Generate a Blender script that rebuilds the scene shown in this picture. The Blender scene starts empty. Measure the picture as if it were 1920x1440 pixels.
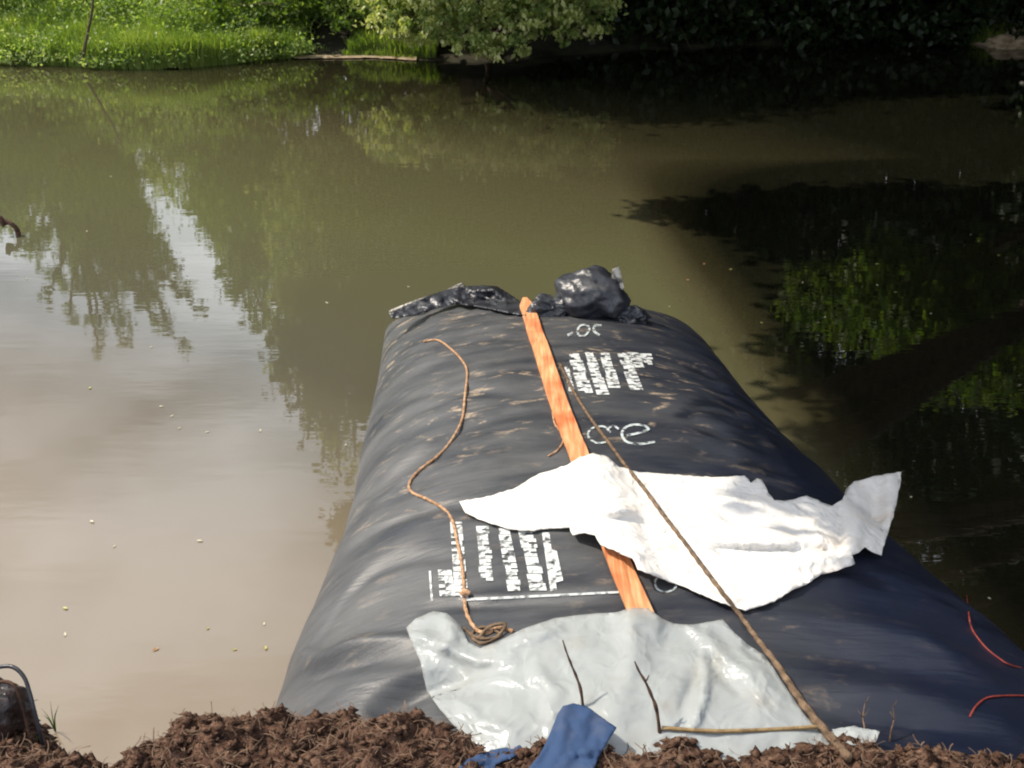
import bpy, bmesh, math, random
import numpy as np
from mathutils import Vector, noise, geometry
random.seed(7); np.random.seed(7)
S = bpy.context.scene
COL = S.collection

# ---------------------------------------------------------------- camera, sky, sun, exposure
CH = 3.6; PITCH = math.radians(27); F = 1900.0
cam = bpy.data.cameras.new('camera'); camo = bpy.data.objects.new('camera', cam); COL.objects.link(camo)
cam.sensor_width = 36; cam.lens = 36 * F / 1920; cam.clip_end = 800; cam.clip_start = .05
camo.location = (0, 0, CH); camo.rotation_euler = (math.pi/2 - PITCH, 0, 0)
S.camera = camo
SUN_EL = math.radians(50); SUN_AZ = math.radians(-74)            # azimuth from +Y towards +X
SD = Vector((math.sin(SUN_AZ)*math.cos(SUN_EL), math.cos(SUN_AZ)*math.cos(SUN_EL), math.sin(SUN_EL)))
w = bpy.data.worlds.new('World'); S.world = w; w.use_nodes = True
nt = w.node_tree; nt.nodes.clear()
sky = nt.nodes.new('ShaderNodeTexSky'); sky.sky_type = 'NISHITA'; sky.sun_disc = False
sky.sun_elevation = SUN_EL; sky.sun_rotation = SUN_AZ; sky.dust_density = 2.0
tc = nt.nodes.new('ShaderNodeTexCoord')
mp = nt.nodes.new('ShaderNodeMapping'); mp.inputs['Scale'].default_value = (1, 1, 2.2)
cn = nt.nodes.new('ShaderNodeTexNoise'); cn.inputs['Scale'].default_value = 1.6; cn.inputs['Detail'].default_value = 7; cn.inputs['Roughness'].default_value = .55
cr = nt.nodes.new('ShaderNodeValToRGB'); cr.color_ramp.elements[0].position = .44; cr.color_ramp.elements[1].position = .62
cm = nt.nodes.new('ShaderNodeMixRGB'); cm.inputs['Color2'].default_value = (27.0, 28.2, 30.5, 1)
bg = nt.nodes.new('ShaderNodeBackground'); bg.inputs['Strength'].default_value = .075
wo = nt.nodes.new('ShaderNodeOutputWorld')
L = nt.links.new
L(tc.outputs['Generated'], mp.inputs['Vector']); L(mp.outputs[0], cn.inputs['Vector']); L(cn.outputs['Fac'], cr.inputs[0])
L(cr.outputs[0], cm.inputs['Fac']); L(sky.outputs[0], cm.inputs['Color1']); L(cm.outputs[0], bg.inputs['Color']); L(bg.outputs[0], wo.inputs[0])
sl = bpy.data.lights.new('sun', 'SUN'); so = bpy.data.objects.new('sun', sl); COL.objects.link(so)
sl.energy = 5.0; sl.angle = math.radians(.55); sl.color = (1, .91, .77)
so.rotation_euler = SD.to_track_quat('Z', 'Y').to_euler(); so.location = SD*30
S.view_settings.view_transform = 'Standard'; S.view_settings.look = 'None'; S.view_settings.exposure = .15; S.view_settings.gamma = 1
S.render.engine = 'CYCLES'; S.cycles.filter_width = 2.1
S.cycles.max_bounces = 6; S.cycles.transparent_max_bounces = 8

# ---------------------------------------------------------------- helpers
def ray(px, py):
    v = Vector(((px-960)/F, -(py-720)/F, -1.0))
    c, s = math.cos(math.pi/2-PITCH), math.sin(math.pi/2-PITCH)
    return Vector((v.x, v.y*c - v.z*s, v.y*s + v.z*c)).normalized()
def at_z(px, py, z=0.0):
    d = ray(px, py); t = (z-CH)/d.z
    return Vector((d.x*t, d.y*t, z))
def over(px, py, h, z0=0):                                        # the spot in the air whose shade falls on the water there
    return at_z(px, py, z0) + SD*((h-z0)/SD.z)
def hit(px, py, H):
    d = ray(px, py); t = 1.5; o = Vector((0, 0, CH))
    while t < 40:
        p = o + d*t
        if p.z < H(p.x, p.y): break
        t += .06
    a, b = t-.06, t
    for _ in range(14):
        m = (a+b)/2; p = o + d*m
        if p.z < H(p.x, p.y): b = m
        else: a = m
    return o + d*b
def fbm(x, y, z=0, o=4): return noise.fractal(Vector((x, y, z)), 1.0, 2.0, o)
def link(name, me, mat=None, parent=None, smooth=False):
    o = bpy.data.objects.new(name, me); COL.objects.link(o)
    if mat:
        for m in (mat if isinstance(mat, (list, tuple)) else [mat]): me.materials.append(m)
    if parent: o.parent = parent
    if smooth: me.shade_smooth()
    return o
def mesh(name, V, Fc):
    me = bpy.data.meshes.new(name); me.from_pydata([tuple(v) for v in V], [], Fc); me.update(); return me
def npmesh(name, V, Fc):                                          # V (n,3), Fc (m,k)
    V = np.asarray(V, np.float32); Fc = np.asarray(Fc, np.int32); k = Fc.shape[1]
    me = bpy.data.meshes.new(name)
    me.vertices.add(len(V)); me.vertices.foreach_set('co', V.ravel())
    me.loops.add(Fc.size); me.loops.foreach_set('vertex_index', Fc.ravel())
    me.polygons.add(len(Fc)); me.polygons.foreach_set('loop_start', np.arange(0, Fc.size, k, dtype=np.int32))
    me.update(); me.validate(); return me
def grid_mesh(name, P):                                           # P (a,b,3)
    a, b = P.shape[:2]; i = np.arange(a*b).reshape(a, b)
    Fc = np.stack([i[:-1, :-1], i[1:, :-1], i[1:, 1:], i[:-1, 1:]], -1).reshape(-1, 4)
    return npmesh(name, P.reshape(-1, 3), Fc)
def tag(o, label=None, cat=None, group=None, kind=None):
    if label: o['label'] = label
    if cat: o['category'] = cat
    if group: o['group'] = group
    if kind: o['kind'] = kind
    return o
def empty(name, loc, label, cat, group=None):
    o = bpy.data.objects.new(name, None); COL.objects.link(o); o.location = loc; o.empty_display_size = .1
    return tag(o, label, cat, group)
def part(name, me, mat, root, smooth=False, kind=None):           # mesh in world coordinates, root without rotation
    me.transform(__import__('mathutils').Matrix.Translation(-Vector(root.location)))
    o = link(name, me, mat, root, smooth)
    if kind: o['kind'] = kind
    return o
def catmull(P, n=8):
    P = [Vector(p) for p in P]; Q = [P[0]*2-P[1]] + P + [P[-1]*2-P[-2]]; out = []
    for i in range(1, len(Q)-2):
        for k in range(n):
            t = k/n; a, b, c, d = Q[i-1:i+3]
            out.append(.5*((2*b)+(c-a)*t+(2*a-5*b+4*c-d)*t*t+(3*b-3*c+d-a)*t**3))
    out.append(P[-1]); return out
def sweep(path, rad, sides=8, twist=0.0, lobes=0, lobe=.25, V=None, Fc=None):
    V = [] if V is None else V; Fc = [] if Fc is None else Fc; base = len(V); n = len(path); s = 0
    up = Vector((0, 0, 1)); prev = None
    for i, p in enumerate(path):
        t = (path[min(i+1, n-1)]-path[max(i-1, 0)]).normalized()
        if prev is None: nrm = (t.cross(up) if abs(t.z) < .95 else t.cross(Vector((1, 0, 0)))).normalized()
        else: nrm = (prev - t*prev.dot(t)).normalized()
        prev = nrm; bn = t.cross(nrm); s += (p-path[i-1]).length if i else 0
        r = rad(i/(n-1)) if callable(rad) else rad
        for k in range(sides):
            a = 2*math.pi*k/sides; rr = r*(1+lobe*math.cos(lobes*a+twist*s)) if lobes else r
            V.append(p + nrm*math.cos(a)*rr + bn*math.sin(a)*rr)
    for i in range(n-1):
        for k in range(sides):
            a = base+i*sides+k; b = base+i*sides+(k+1) % sides
            Fc.append((a, b, b+sides, a+sides))
    Fc.append(tuple(base+k for k in range(sides))[::-1]); Fc.append(tuple(base+(n-1)*sides+k for k in range(sides)))
    return V, Fc

# ---------------------------------------------------------------- materials
def mat(name):
    m = bpy.data.materials.new(name); m.use_nodes = True; t = m.node_tree
    return m, t, t.nodes['Principled BSDF'], t.nodes['Material Output']
def N(t, kind, **kw):
    n = t.nodes.new('ShaderNode'+kind)
    for k, v in kw.items():
        if k in n.inputs: n.inputs[k].default_value = v
        else: setattr(n, k, v)
    return n
def ramp(t, src, stops):
    r = t.nodes.new('ShaderNodeValToRGB'); e = r.color_ramp.elements
    while len(e) < len(stops): e.new(.5)
    for el, (p, c) in zip(e, stops): el.position = p; el.color = (c if len(c) == 4 else (*c, 1)) if isinstance(c, tuple) else (c, c, c, 1)
    t.links.new(src, r.inputs[0]); return r
def math_n(t, op, a, b):
    n = t.nodes.new('ShaderNodeMath'); n.operation = op
    for i, v in enumerate((a, b)):
        if isinstance(v, (int, float)): n.inputs[i].default_value = v
        else: t.links.new(v, n.inputs[i])
    return n
def mixc(t, f, a, b, mode='MIX'):
    n = t.nodes.new('ShaderNodeMixRGB'); n.blend_type = mode
    for i, v in enumerate((f, a, b)):
        if isinstance(v, (int, float)): n.inputs[i].default_value = v
        elif isinstance(v, tuple): n.inputs[i].default_value = (*v, 1)
        else: t.links.new(v, n.inputs[i])
    return n
def noisy(name, stops, scale, rough=.8, bump=.3, bscale=None, detail=8, spec=.3, dist=.02, vec=(1, 1, 1)):
    m, t, b, o = mat(name); g = N(t, 'NewGeometry'); mpn = N(t, 'Mapping'); mpn.inputs['Scale'].default_value = vec
    t.links.new(g.outputs['Position'], mpn.inputs[0])
    n = N(t, 'TexNoise', Scale=scale, Detail=detail); t.links.new(mpn.outputs[0], n.inputs['Vector'])
    r = ramp(t, n.outputs['Fac'], stops); t.links.new(r.outputs[0], b.inputs['Base Color'])
    n2 = N(t, 'TexNoise', Scale=bscale or scale*4, Detail=detail); t.links.new(mpn.outputs[0], n2.inputs['Vector'])
    bp = N(t, 'Bump', Strength=bump, Distance=dist); t.links.new(n2.outputs['Fac'], bp.inputs['Height']); t.links.new(bp.outputs[0], b.inputs['Normal'])
    b.inputs['Roughness'].default_value = rough; b.inputs['Specular IOR Level'].default_value = spec
    return m
def leafmat(name, stops, trans=.45, rough=.45):
    m, t, b, o = mat(name); a = N(t, 'Attribute', attribute_name='rnd')
    r = ramp(t, a.outputs['Fac'], stops); t.links.new(r.outputs[0], b.inputs['Base Color'])
    b.inputs['Roughness'].default_value = rough; b.inputs['Specular IOR Level'].default_value = .35
    tr = N(t, 'BsdfTranslucent'); br = mixc(t, 1.0, r.outputs[0], (1.25, 1.35, .5), 'MULTIPLY'); t.links.new(br.outputs[0], tr.inputs[0])
    mx = N(t, 'MixShader'); mx.inputs[0].default_value = trans
    t.links.new(b.outputs[0], mx.inputs[1]); t.links.new(tr.outputs[0], mx.inputs[2]); t.links.new(mx.outputs[0], o.inputs[0])
    return m
M = {}
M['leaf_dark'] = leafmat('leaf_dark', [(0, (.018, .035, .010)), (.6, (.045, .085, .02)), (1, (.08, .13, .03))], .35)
M['leaf_wood'] = leafmat('leaf_shaded_wood', [(0, (.008, .016, .006)), (.7, (.022, .04, .012)), (1, (.05, .08, .02))], .15)  # darker copy of leaf_dark, the wood's shade put into its colour
M['leaf_mid'] = leafmat('leaf_mid', [(0, (.05, .09, .018)), (.5, (.15, .23, .05)), (1, (.22, .28, .07))], .5)
M['leaf_pale'] = leafmat('leaf_pale', [(0, (.06, .12, .03)), (.4, (.24, .31, .09)), (.7, (.5, .53, .22)), (1, (.7, .67, .4))], .4)
M['grass'] = leafmat('grass_blades', [(0, (.06, .11, .02)), (.5, (.18, .26, .05)), (.85, (.33, .4, .10)), (1, (.45, .42, .2))], .55)
M['weed'] = leafmat('weed_leaves', [(0, (.05, .10, .025)), (.5, (.25, .36, .09)), (1, (.6, .62, .34))], .5)
M['bark'] = noisy('bark', [(.3, (.05, .035, .025)), (.7, (.14, .10, .07))], 14, .9, .8, vec=(1, 1, .2))
M['ground'] = noisy('bank_earth', [(.3, (.014, .014, .008)), (.55, (.032, .028, .016)), (.75, (.03, .045, .014))], 2.2, .95, .8, 14)
M['sand'] = noisy('pale_silt', [(.3, (.2, .15, .09)), (.7, (.42, .33, .22))], 5, .9, .6, 30)
M['soil'] = noisy('brown_soil', [(.3, (.016, .009, .008)), (.5, (.085, .045, .030)), (.74, (.21, .125, .085))], 22, .95, 1.0, 90, spec=.15)
M['clod'] = noisy('soil_clod', [(.3, (.028, .015, .011)), (.5, (.10, .055, .036)), (.72, (.23, .14, .095))], 30, .95, .8, 160, spec=.15)
M['fibre'] = noisy('root_fibre', [(.3, (.04, .024, .016)), (.7, (.19, .125, .085))], 25, .9, .3, spec=.2)
M['wood'] = None

# water: turbid, with a pale silt plume by the near left bank
m, t, b, o = mat('pond_water'); M['water'] = m
g = N(t, 'NewGeometry'); sx = N(t, 'SeparateXYZ'); t.links.new(g.outputs['Position'], sx.inputs[0])
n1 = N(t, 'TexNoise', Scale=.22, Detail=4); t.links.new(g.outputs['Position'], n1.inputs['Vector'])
ax = math_n(t, 'MULTIPLY', sx.outputs['X'], .6); xr_ = math_n(t, 'SUBTRACT', sx.outputs['X'], 1.35); xm = math_n(t, 'MAXIMUM', xr_.outputs[0], 0.0); nearr = N(t, 'MapRange'); nearr.inputs['From Min'].default_value = 14; nearr.inputs['From Max'].default_value = 11; nearr.inputs['To Min'].default_value = .5; nearr.inputs['To Max'].default_value = 10; t.links.new(sx.outputs['Y'], nearr.inputs['Value']); xk = math_n(t, 'MULTIPLY', xm.outputs[0], nearr.outputs[0]); ay0 = math_n(t, 'ADD', sx.outputs['Y'], xk.outputs[0]); ay = math_n(t, 'ADD', ay0.outputs[0], ax.outputs[0])  # water right of the tube darkened, canopy shade put into the colour
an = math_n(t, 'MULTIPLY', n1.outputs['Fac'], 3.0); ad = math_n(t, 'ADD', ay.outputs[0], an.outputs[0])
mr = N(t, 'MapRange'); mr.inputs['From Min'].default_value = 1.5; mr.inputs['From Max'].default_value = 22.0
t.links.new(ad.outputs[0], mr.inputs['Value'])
wr = ramp(t, mr.outputs[0], [(0, (.245, .19, .13)), (.17, (.185, .15, .105)), (.3, (.085, .079, .054)), (.48, (.092, .092, .044)), (.66, (.068, .061, .031)), (.8, (.026, .023, .011)), (1, (.007, .007, .004))])  # olive middle stops raised to carry the green of mirrored trees
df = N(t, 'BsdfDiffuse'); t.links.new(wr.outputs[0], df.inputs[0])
gl = N(t, 'BsdfGlossy', Roughness=.01); gl.inputs[0].default_value = (1, 1, 1, 1)
mpn = N(t, 'Mapping'); mpn.inputs['Scale'].default_value = (1.1, 5.5, 1); t.links.new(g.outputs['Position'], mpn.inputs[0])
w1 = N(t, 'TexNoise', Scale=1.0, Detail=3); t.links.new(mpn.outputs[0], w1.inputs['Vector'])
mp2 = N(t, 'Mapping'); mp2.inputs['Scale'].default_value = (9, 14, 1); t.links.new(g.outputs['Position'], mp2.inputs[0])
w2 = N(t, 'TexNoise', Scale=1.0, Detail=2); t.links.new(mp2.outputs[0], w2.inputs['Vector'])
wm = math_n(t, 'MULTIPLY', w2.outputs['Fac'], .16); wa = math_n(t, 'ADD', w1.outputs['Fac'], wm.outputs[0])
bp = N(t, 'Bump', Strength=1.0, Distance=.0011); t.links.new(wa.outputs[0], bp.inputs['Height']); t.links.new(bp.outputs[0], gl.inputs['Normal'])
fr = N(t, 'Fresnel', IOR=1.6); t.links.new(bp.outputs[0], fr.inputs['Normal'])
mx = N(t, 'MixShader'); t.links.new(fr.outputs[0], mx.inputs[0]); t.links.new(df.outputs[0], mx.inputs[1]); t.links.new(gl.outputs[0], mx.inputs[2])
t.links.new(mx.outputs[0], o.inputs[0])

# tube skin: black woven sheet with dried mud and dust
m, t, b, o = mat('geotextile_skin'); M['tube'] = m
g = N(t, 'NewGeometry'); mpn = N(t, 'Mapping'); mpn.inputs['Scale'].default_value = (1, 3.2, 1); mpn.inputs['Rotation'].default_value = (0, 0, .12)
t.links.new(g.outputs['Position'], mpn.inputs[0])
sx = N(t, 'SeparateXYZ'); t.links.new(g.outputs['Position'], sx.inputs[0])
d1 = N(t, 'TexNoise', Scale=1.3, Detail=7, Roughness=.6); t.links.new(mpn.outputs[0], d1.inputs['Vector'])
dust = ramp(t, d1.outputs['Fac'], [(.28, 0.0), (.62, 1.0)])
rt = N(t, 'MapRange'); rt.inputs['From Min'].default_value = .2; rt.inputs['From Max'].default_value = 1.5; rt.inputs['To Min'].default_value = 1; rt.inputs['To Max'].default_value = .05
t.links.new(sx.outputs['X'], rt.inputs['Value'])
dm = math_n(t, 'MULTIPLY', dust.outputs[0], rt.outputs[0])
basec = mixc(t, rt.outputs[0], (.003, .006, .020), (.015, .018, .026))  # right flank darker and bluer, its skylit shade put into the base colour
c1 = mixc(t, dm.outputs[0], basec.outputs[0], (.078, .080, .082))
mpm = N(t, 'Mapping'); mpm.inputs['Scale'].default_value = (4, 9, 3); mpm.inputs['Rotation'].default_value = (0, 0, .25); t.links.new(g.outputs['Position'], mpm.inputs[0])
d2 = N(t, 'TexNoise', Scale=1.5, Detail=5, Roughness=.6, Distortion=.6); t.links.new(mpm.outputs[0], d2.inputs['Vector'])
mud = ramp(t, d2.outputs['Fac'], [(.575, 0.0), (.68, 1.0)])
d3 = N(t, 'TexNoise', Scale=.9, Detail=2); t.links.new(g.outputs['Position'], d3.inputs['Vector'])
mk = ramp(t, d3.outputs['Fac'], [(.36, 0.0), (.52, 1.0)])
mm = math_n(t, 'MULTIPLY', mud.outputs[0], mk.outputs[0])
d4 = N(t, 'TexNoise', Scale=60, Detail=3); t.links.new(g.outputs['Position'], d4.inputs['Vector']); gr = ramp(t, d4.outputs['Fac'], [(.38, .35), (.6, 1.0)])
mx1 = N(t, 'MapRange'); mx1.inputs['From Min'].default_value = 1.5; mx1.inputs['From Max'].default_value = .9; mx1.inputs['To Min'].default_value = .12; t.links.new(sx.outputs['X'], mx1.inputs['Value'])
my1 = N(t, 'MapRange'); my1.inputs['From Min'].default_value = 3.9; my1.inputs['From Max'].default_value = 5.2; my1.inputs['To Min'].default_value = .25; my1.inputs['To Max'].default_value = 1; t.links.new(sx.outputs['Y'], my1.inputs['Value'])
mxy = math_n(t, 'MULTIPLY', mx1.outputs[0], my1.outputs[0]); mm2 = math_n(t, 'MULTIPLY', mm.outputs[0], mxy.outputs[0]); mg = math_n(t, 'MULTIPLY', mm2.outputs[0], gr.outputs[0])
c2 = mixc(t, mg.outputs[0], c1.outputs[0], (.38, .29, .20))
wz = N(t, 'TexNoise', Scale=3.5, Detail=5); t.links.new(g.outputs['Position'], wz.inputs['Vector']); wzz = math_n(t, 'MULTIPLY', wz.outputs['Fac'], .14); wzs = math_n(t, 'SUBTRACT', sx.outputs['Z'], wzz.outputs[0])
wet = ramp(t, wzs.outputs[0], [(0, 1.0), (.035, 0.0)]); c3 = mixc(t, wet.outputs[0], c2.outputs[0], (.035, .030, .018)); t.links.new(c3.outputs[0], b.inputs['Base Color'])
rr = ramp(t, dm.outputs[0], [(0, .38), (1, .55)]); t.links.new(rr.outputs[0], b.inputs['Roughness'])
b.inputs['Specular IOR Level'].default_value = .5
mpw = N(t, 'Mapping'); mpw.inputs['Scale'].default_value = (3.5, 26, 8); mpw.inputs['Rotation'].default_value = (0, 0, .2); t.links.new(g.outputs['Position'], mpw.inputs[0])
bw = N(t, 'TexNoise', Scale=1.6, Detail=6); t.links.new(mpw.outputs[0], bw.inputs['Vector'])
bp = N(t, 'Bump', Strength=.32, Distance=.012); t.links.new(bw.outputs['Fac'], bp.inputs['Height'])
wv = N(t, 'TexNoise', Scale=140, Detail=2); t.links.new(g.outputs['Position'], wv.inputs['Vector'])
bp2 = N(t, 'Bump', Strength=.25, Distance=.003); t.links.new(wv.outputs['Fac'], bp2.inputs['Height']); t.links.new(bp.outputs[0], bp2.inputs['Normal'])
t.links.new(bp2.outputs[0], b.inputs['Normal'])

def paintmat(name, col, lo=.42, hi=.52, sc=38):                   # worn sprayed paint, gaps show the skin below
    m, t, b, o = mat(name); g = N(t, 'NewGeometry'); n = N(t, 'TexNoise', Scale=sc, Detail=5); t.links.new(g.outputs['Position'], n.inputs['Vector'])
    r = ramp(t, n.outputs['Fac'], [(lo-.1, 0.0), (hi-.04, 1.0)]); b.inputs['Base Color'].default_value = (*col, 1); b.inputs['Roughness'].default_value = .8
    tr = N(t, 'BsdfTransparent'); mx = N(t, 'MixShader'); t.links.new(r.outputs[0], mx.inputs[0]); t.links.new(tr.outputs[0], mx.inputs[1]); t.links.new(b.outputs[0], mx.inputs[2]); t.links.new(mx.outputs[0], o.inputs[0])
    return m
M['paint'] = paintmat('stencil_paint', (.56, .58, .57), .44, .56, 30); M['spray'] = paintmat('spray_paint', (.45, .5, .5), .45, .6, 30)
M['wet_plastic'] = noisy('black_plastic', [(.35, (.012, .012, .018)), (.58, (.04, .043, .052)), (.75, (.12, .12, .12))], 5, .36, .6, 18, spec=.6, dist=.02)
M['hem'] = noisy('pale_plastic_hem', [(.4, (.1, .095, .09)), (.6, (.5, .47, .42))], 20, .5, .6, 50)  # mottled grey, far paler than the black plastic
m, t, b, o = mat('orange_wood'); M['wood'] = m
tc2 = N(t, 'TexCoord'); mpn = N(t, 'Mapping'); mpn.inputs['Scale'].default_value = (22, 1.3, 4); t.links.new(tc2.outputs['Object'], mpn.inputs[0])
n = N(t, 'TexNoise', Scale=2.5, Detail=8, Distortion=.6); t.links.new(mpn.outputs[0], n.inputs['Vector'])
r = ramp(t, n.outputs['Fac'], [(.3, (.42, .17, .07)), (.5, (.62, .27, .11)), (.7, (.76, .42, .22))])
mp3 = N(t, 'Mapping'); mp3.inputs['Scale'].default_value = (2, 1.6, 1); t.links.new(tc2.outputs['Object'], mp3.inputs[0])
n2 = N(t, 'TexNoise', Scale=1.6, Detail=3); t.links.new(mp3.outputs[0], n2.inputs['Vector']); r2 = ramp(t, n2.outputs['Fac'], [(.5, (1, 1, 1)), (.68, (.8, .42, .25))])
c = mixc(t, 1.0, r.outputs[0], r2.outputs[0], 'MULTIPLY'); t.links.new(c.outputs[0], b.inputs['Base Color']); b.inputs['Roughness'].default_value = .7
bp = N(t, 'Bump', Strength=.4, Distance=.004); t.links.new(n.outputs['Fac'], bp.inputs['Height']); t.links.new(bp.outputs[0], b.inputs['Normal'])
M['rope'] = noisy('tan_rope', [(.3, (.24, .12, .06)), (.7, (.6, .38, .22))], 40, .85, .5, 200)
M['rope_brown'] = noisy('muddy_rope', [(.3, (.07, .045, .028)), (.7, (.24, .16, .10))], 30, .9, .5, 200)
M['red'] = noisy('red_cord', [(.3, (.12, .015, .012)), (.7, (.28, .05, .035))], 30, .6, .2)
M['twig'] = noisy('twig_bark', [(.3, (.03, .016, .012)), (.7, (.13, .07, .045))], 40, .9, .4)
M['cane'] = noisy('yellow_cane', [(.3, (.16, .10, .045)), (.7, (.36, .25, .12))], 30, .7, .3)
M['stone'] = noisy('wet_stone', [(.3, (.016, .010, .010)), (.6, (.055, .035, .03)), (.72, (.25, .18, .14))], 9, .35, .6, 40, spec=.6)
M['hose'] = noisy('black_hose', [(.4, (.012, .013, .02)), (.7, (.03, .03, .04))], 20, .35, .2, spec=.5)
def clothmat(name, col, trans, rough=.85, stain=None, alpha=0.0, sheen=.2, crinkle=0):
    m, t, b, o = mat(name); g = N(t, 'NewGeometry'); n = N(t, 'TexNoise', Scale=5, Detail=6); t.links.new(g.outputs['Position'], n.inputs['Vector'])
    r = ramp(t, n.outputs['Fac'], [(.55, col), (.8, stain or col)]); t.links.new(r.outputs[0], b.inputs['Base Color']); b.inputs['Roughness'].default_value = rough
    b.inputs['Specular IOR Level'].default_value = sheen
    n2 = N(t, 'TexNoise', Scale=55, Detail=4); t.links.new(g.outputs['Position'], n2.inputs['Vector']); bp = N(t, 'Bump', Strength=.25, Distance=.004)
    t.links.new(n2.outputs['Fac'], bp.inputs['Height']); t.links.new(bp.outputs[0], b.inputs['Normal'])
    if crinkle:
        hs = 0
        for k_, sc_ in enumerate((3.2, 8.0)):
            v_ = N(t, 'TexNoise', Scale=sc_, Detail=2, Distortion=.8); t.links.new(g.outputs['Position'], v_.inputs['Vector'])
            a_ = math_n(t, 'SUBTRACT', v_.outputs['Fac'], .5); a_ = math_n(t, 'ABSOLUTE', a_.outputs[0], 0); a_ = math_n(t, 'MULTIPLY', a_.outputs[0], -1.0/(1+k_)); hs = math_n(t, 'ADD', hs, a_.outputs[0]).outputs[0] if k_ else a_.outputs[0]
        bq = N(t, 'Bump', Strength=1.0, Distance=crinkle); t.links.new(hs, bq.inputs['Height']); t.links.new(bp.outputs[0], bq.inputs['Normal']); t.links.new(bq.outputs[0], b.inputs['Normal'])
    tr = N(t, 'BsdfTranslucent'); t.links.new(r.outputs[0], tr.inputs[0]); mx = N(t, 'MixShader'); mx.inputs[0].default_value = trans
    t.links.new(b.outputs[0], mx.inputs[1]); t.links.new(tr.outputs[0], mx.inputs[2]); out = mx.outputs[0]
    if alpha:
        tp = N(t, 'BsdfTransparent'); m2 = N(t, 'MixShader'); m2.inputs[0].default_value = alpha
        t.links.new(out, m2.inputs[1]); t.links.new(tp.outputs[0], m2.inputs[2]); out = m2.outputs[0]
    t.links.new(out, o.inputs[0]); return m
M['white'] = clothmat('white_geotextile', (.80, .775, .73), .15, stain=(.74, .65, .55), crinkle=.05)
M['film'] = clothmat('milky_plastic_film', (.52, .55, .545), .2, .28, (.46, .44, .39), .42, .6, .035)
M['blue'] = clothmat('blue_cloth', (.035, .065, .14), .05, .85, (.10, .11, .15), crinkle=.012)
M['speck'] = leafmat('fallen_leaf', [(0, (.5, .48, .38)), (.6, (.35, .32, .1)), (1, (.32, .15, .06))], .1)

# ---------------------------------------------------------------- shapes of land and tube
shore_px = [(-250, 116), (0, 120), (100, 122), (200, 129), (330, 129), (440, 119), (520, 110), (700, 108), (800, 114), (900, 118), (1050, 104), (1250, 92), (1500, 84), (1800, 80), (2050, 84)]
shx, shy = zip(*[(p.x, p.y) for p in (at_z(a, b_) for a, b_ in shore_px)])
def shore(x): return float(np.interp(x, shx, shy))
def smooth(e0, e1, v):
    t = min(1, max(0, (v-e0)/(e1-e0))); return t*t*(3-2*t)
def land(x, y):
    d_far = y - shore(x) + .18*fbm(x*.8, y*.8, 3)
    d_right = (x - (9.5 + .25*max(0, y-12) - .12*max(0, 8-y)) + .4*fbm(x*.3, y*.3, 9)) if y < shore(10)+2 else -9
    d_left = -x-34
    d_near = 2.15 - y
    z = -1.0
    for d, h, wd in ((d_far, 1.0, 4.5), (d_right, 1.6, 4), (d_left, 1.5, 4)):
        zz = -1 if d < -1 else (d if d < .06 else .06 + h*smooth(0, wd, d) + .012*max(0, d-wd)); z = max(z, zz)
    zn = -1 if d_near < -.5 else (d_near*1.2 if d_near < 0 else .7 + min(1.1, d_near*.62)); z = max(z, zn)
    if z > 0: z += .07*fbm(x*.9, y*.9, 1)
    return z
def axis(lo, hi, dlo, dhi, step):
    a = list(np.arange(dlo, dhi+1e-6, step)); s = step; v = dhi
    while v < hi: s *= 1.35; v += s; a.append(v)
    s = step; v = dlo
    while v > lo: s *= 1.35; v -= s; a.insert(0, v)
    return a
XS = axis(-420, 420, -16, 14, .3); YS = axis(-420, 420, -1, 32, .3)
P = np.array([[(x, y, land(x, y)) for y in YS] for x in XS])
tag(link('ground', grid_mesh('ground', P), M['ground'], smooth=True), 'grassy earth banks sloping down round the muddy pond', kind='structure')
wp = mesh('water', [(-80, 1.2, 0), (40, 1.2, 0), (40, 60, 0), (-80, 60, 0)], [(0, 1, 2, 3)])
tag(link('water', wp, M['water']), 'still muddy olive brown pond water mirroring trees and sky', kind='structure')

# tube outline at the water line, by distance
lp = [at_z(*p) for p in [(512, 1400), (548, 1290), (592, 1190), (636, 1080), (664, 970), (676, 890), (708, 740), (718, 660), (726, 600)]]
rp = [at_z(*p) for p in [(2010, 1440), (1875, 1310), (1770, 1215), (1665, 1120), (1585, 1015), (1492, 920), (1405, 800), (1350, 715), (1300, 640), (1240, 612)]]
def interp(pts, y):
    ys = [p.y for p in pts]; return float(np.interp(y, ys, [p.x for p in pts]))
YEND = 8.28
def hgt(y):
    h = float(np.interp(y, [2, 3.2, 5, 6.4], [.98, .95, .86, .72]))
    if y > 6.0: h *= max(0, 1-((y-6.0)/(YEND-6.0))**2.1)**.62
    return h
def wl(y):
    a, c = interp(lp, min(y, 8.2)), interp(rp, min(y, 8.2))
    if y > 7.9:
        k = (y-7.9)/(YEND-7.9); s = math.sqrt(max(0, 1-k**3)); mid = (a+c)/2; a = mid+(a-mid)*(.75+.25*s); c = mid+(c-mid)*(.75+.25*s)
    return a, c
def tubeH(x, y):
    if y > YEND or y < 1.6: return -1
    a, c = wl(y); u = (x-(a+c)/2)/((c-a)/2)
    if abs(u) >= 1: return -1
    return hgt(y)*(1-abs(u)**2.35)**(1/2.35)
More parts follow.
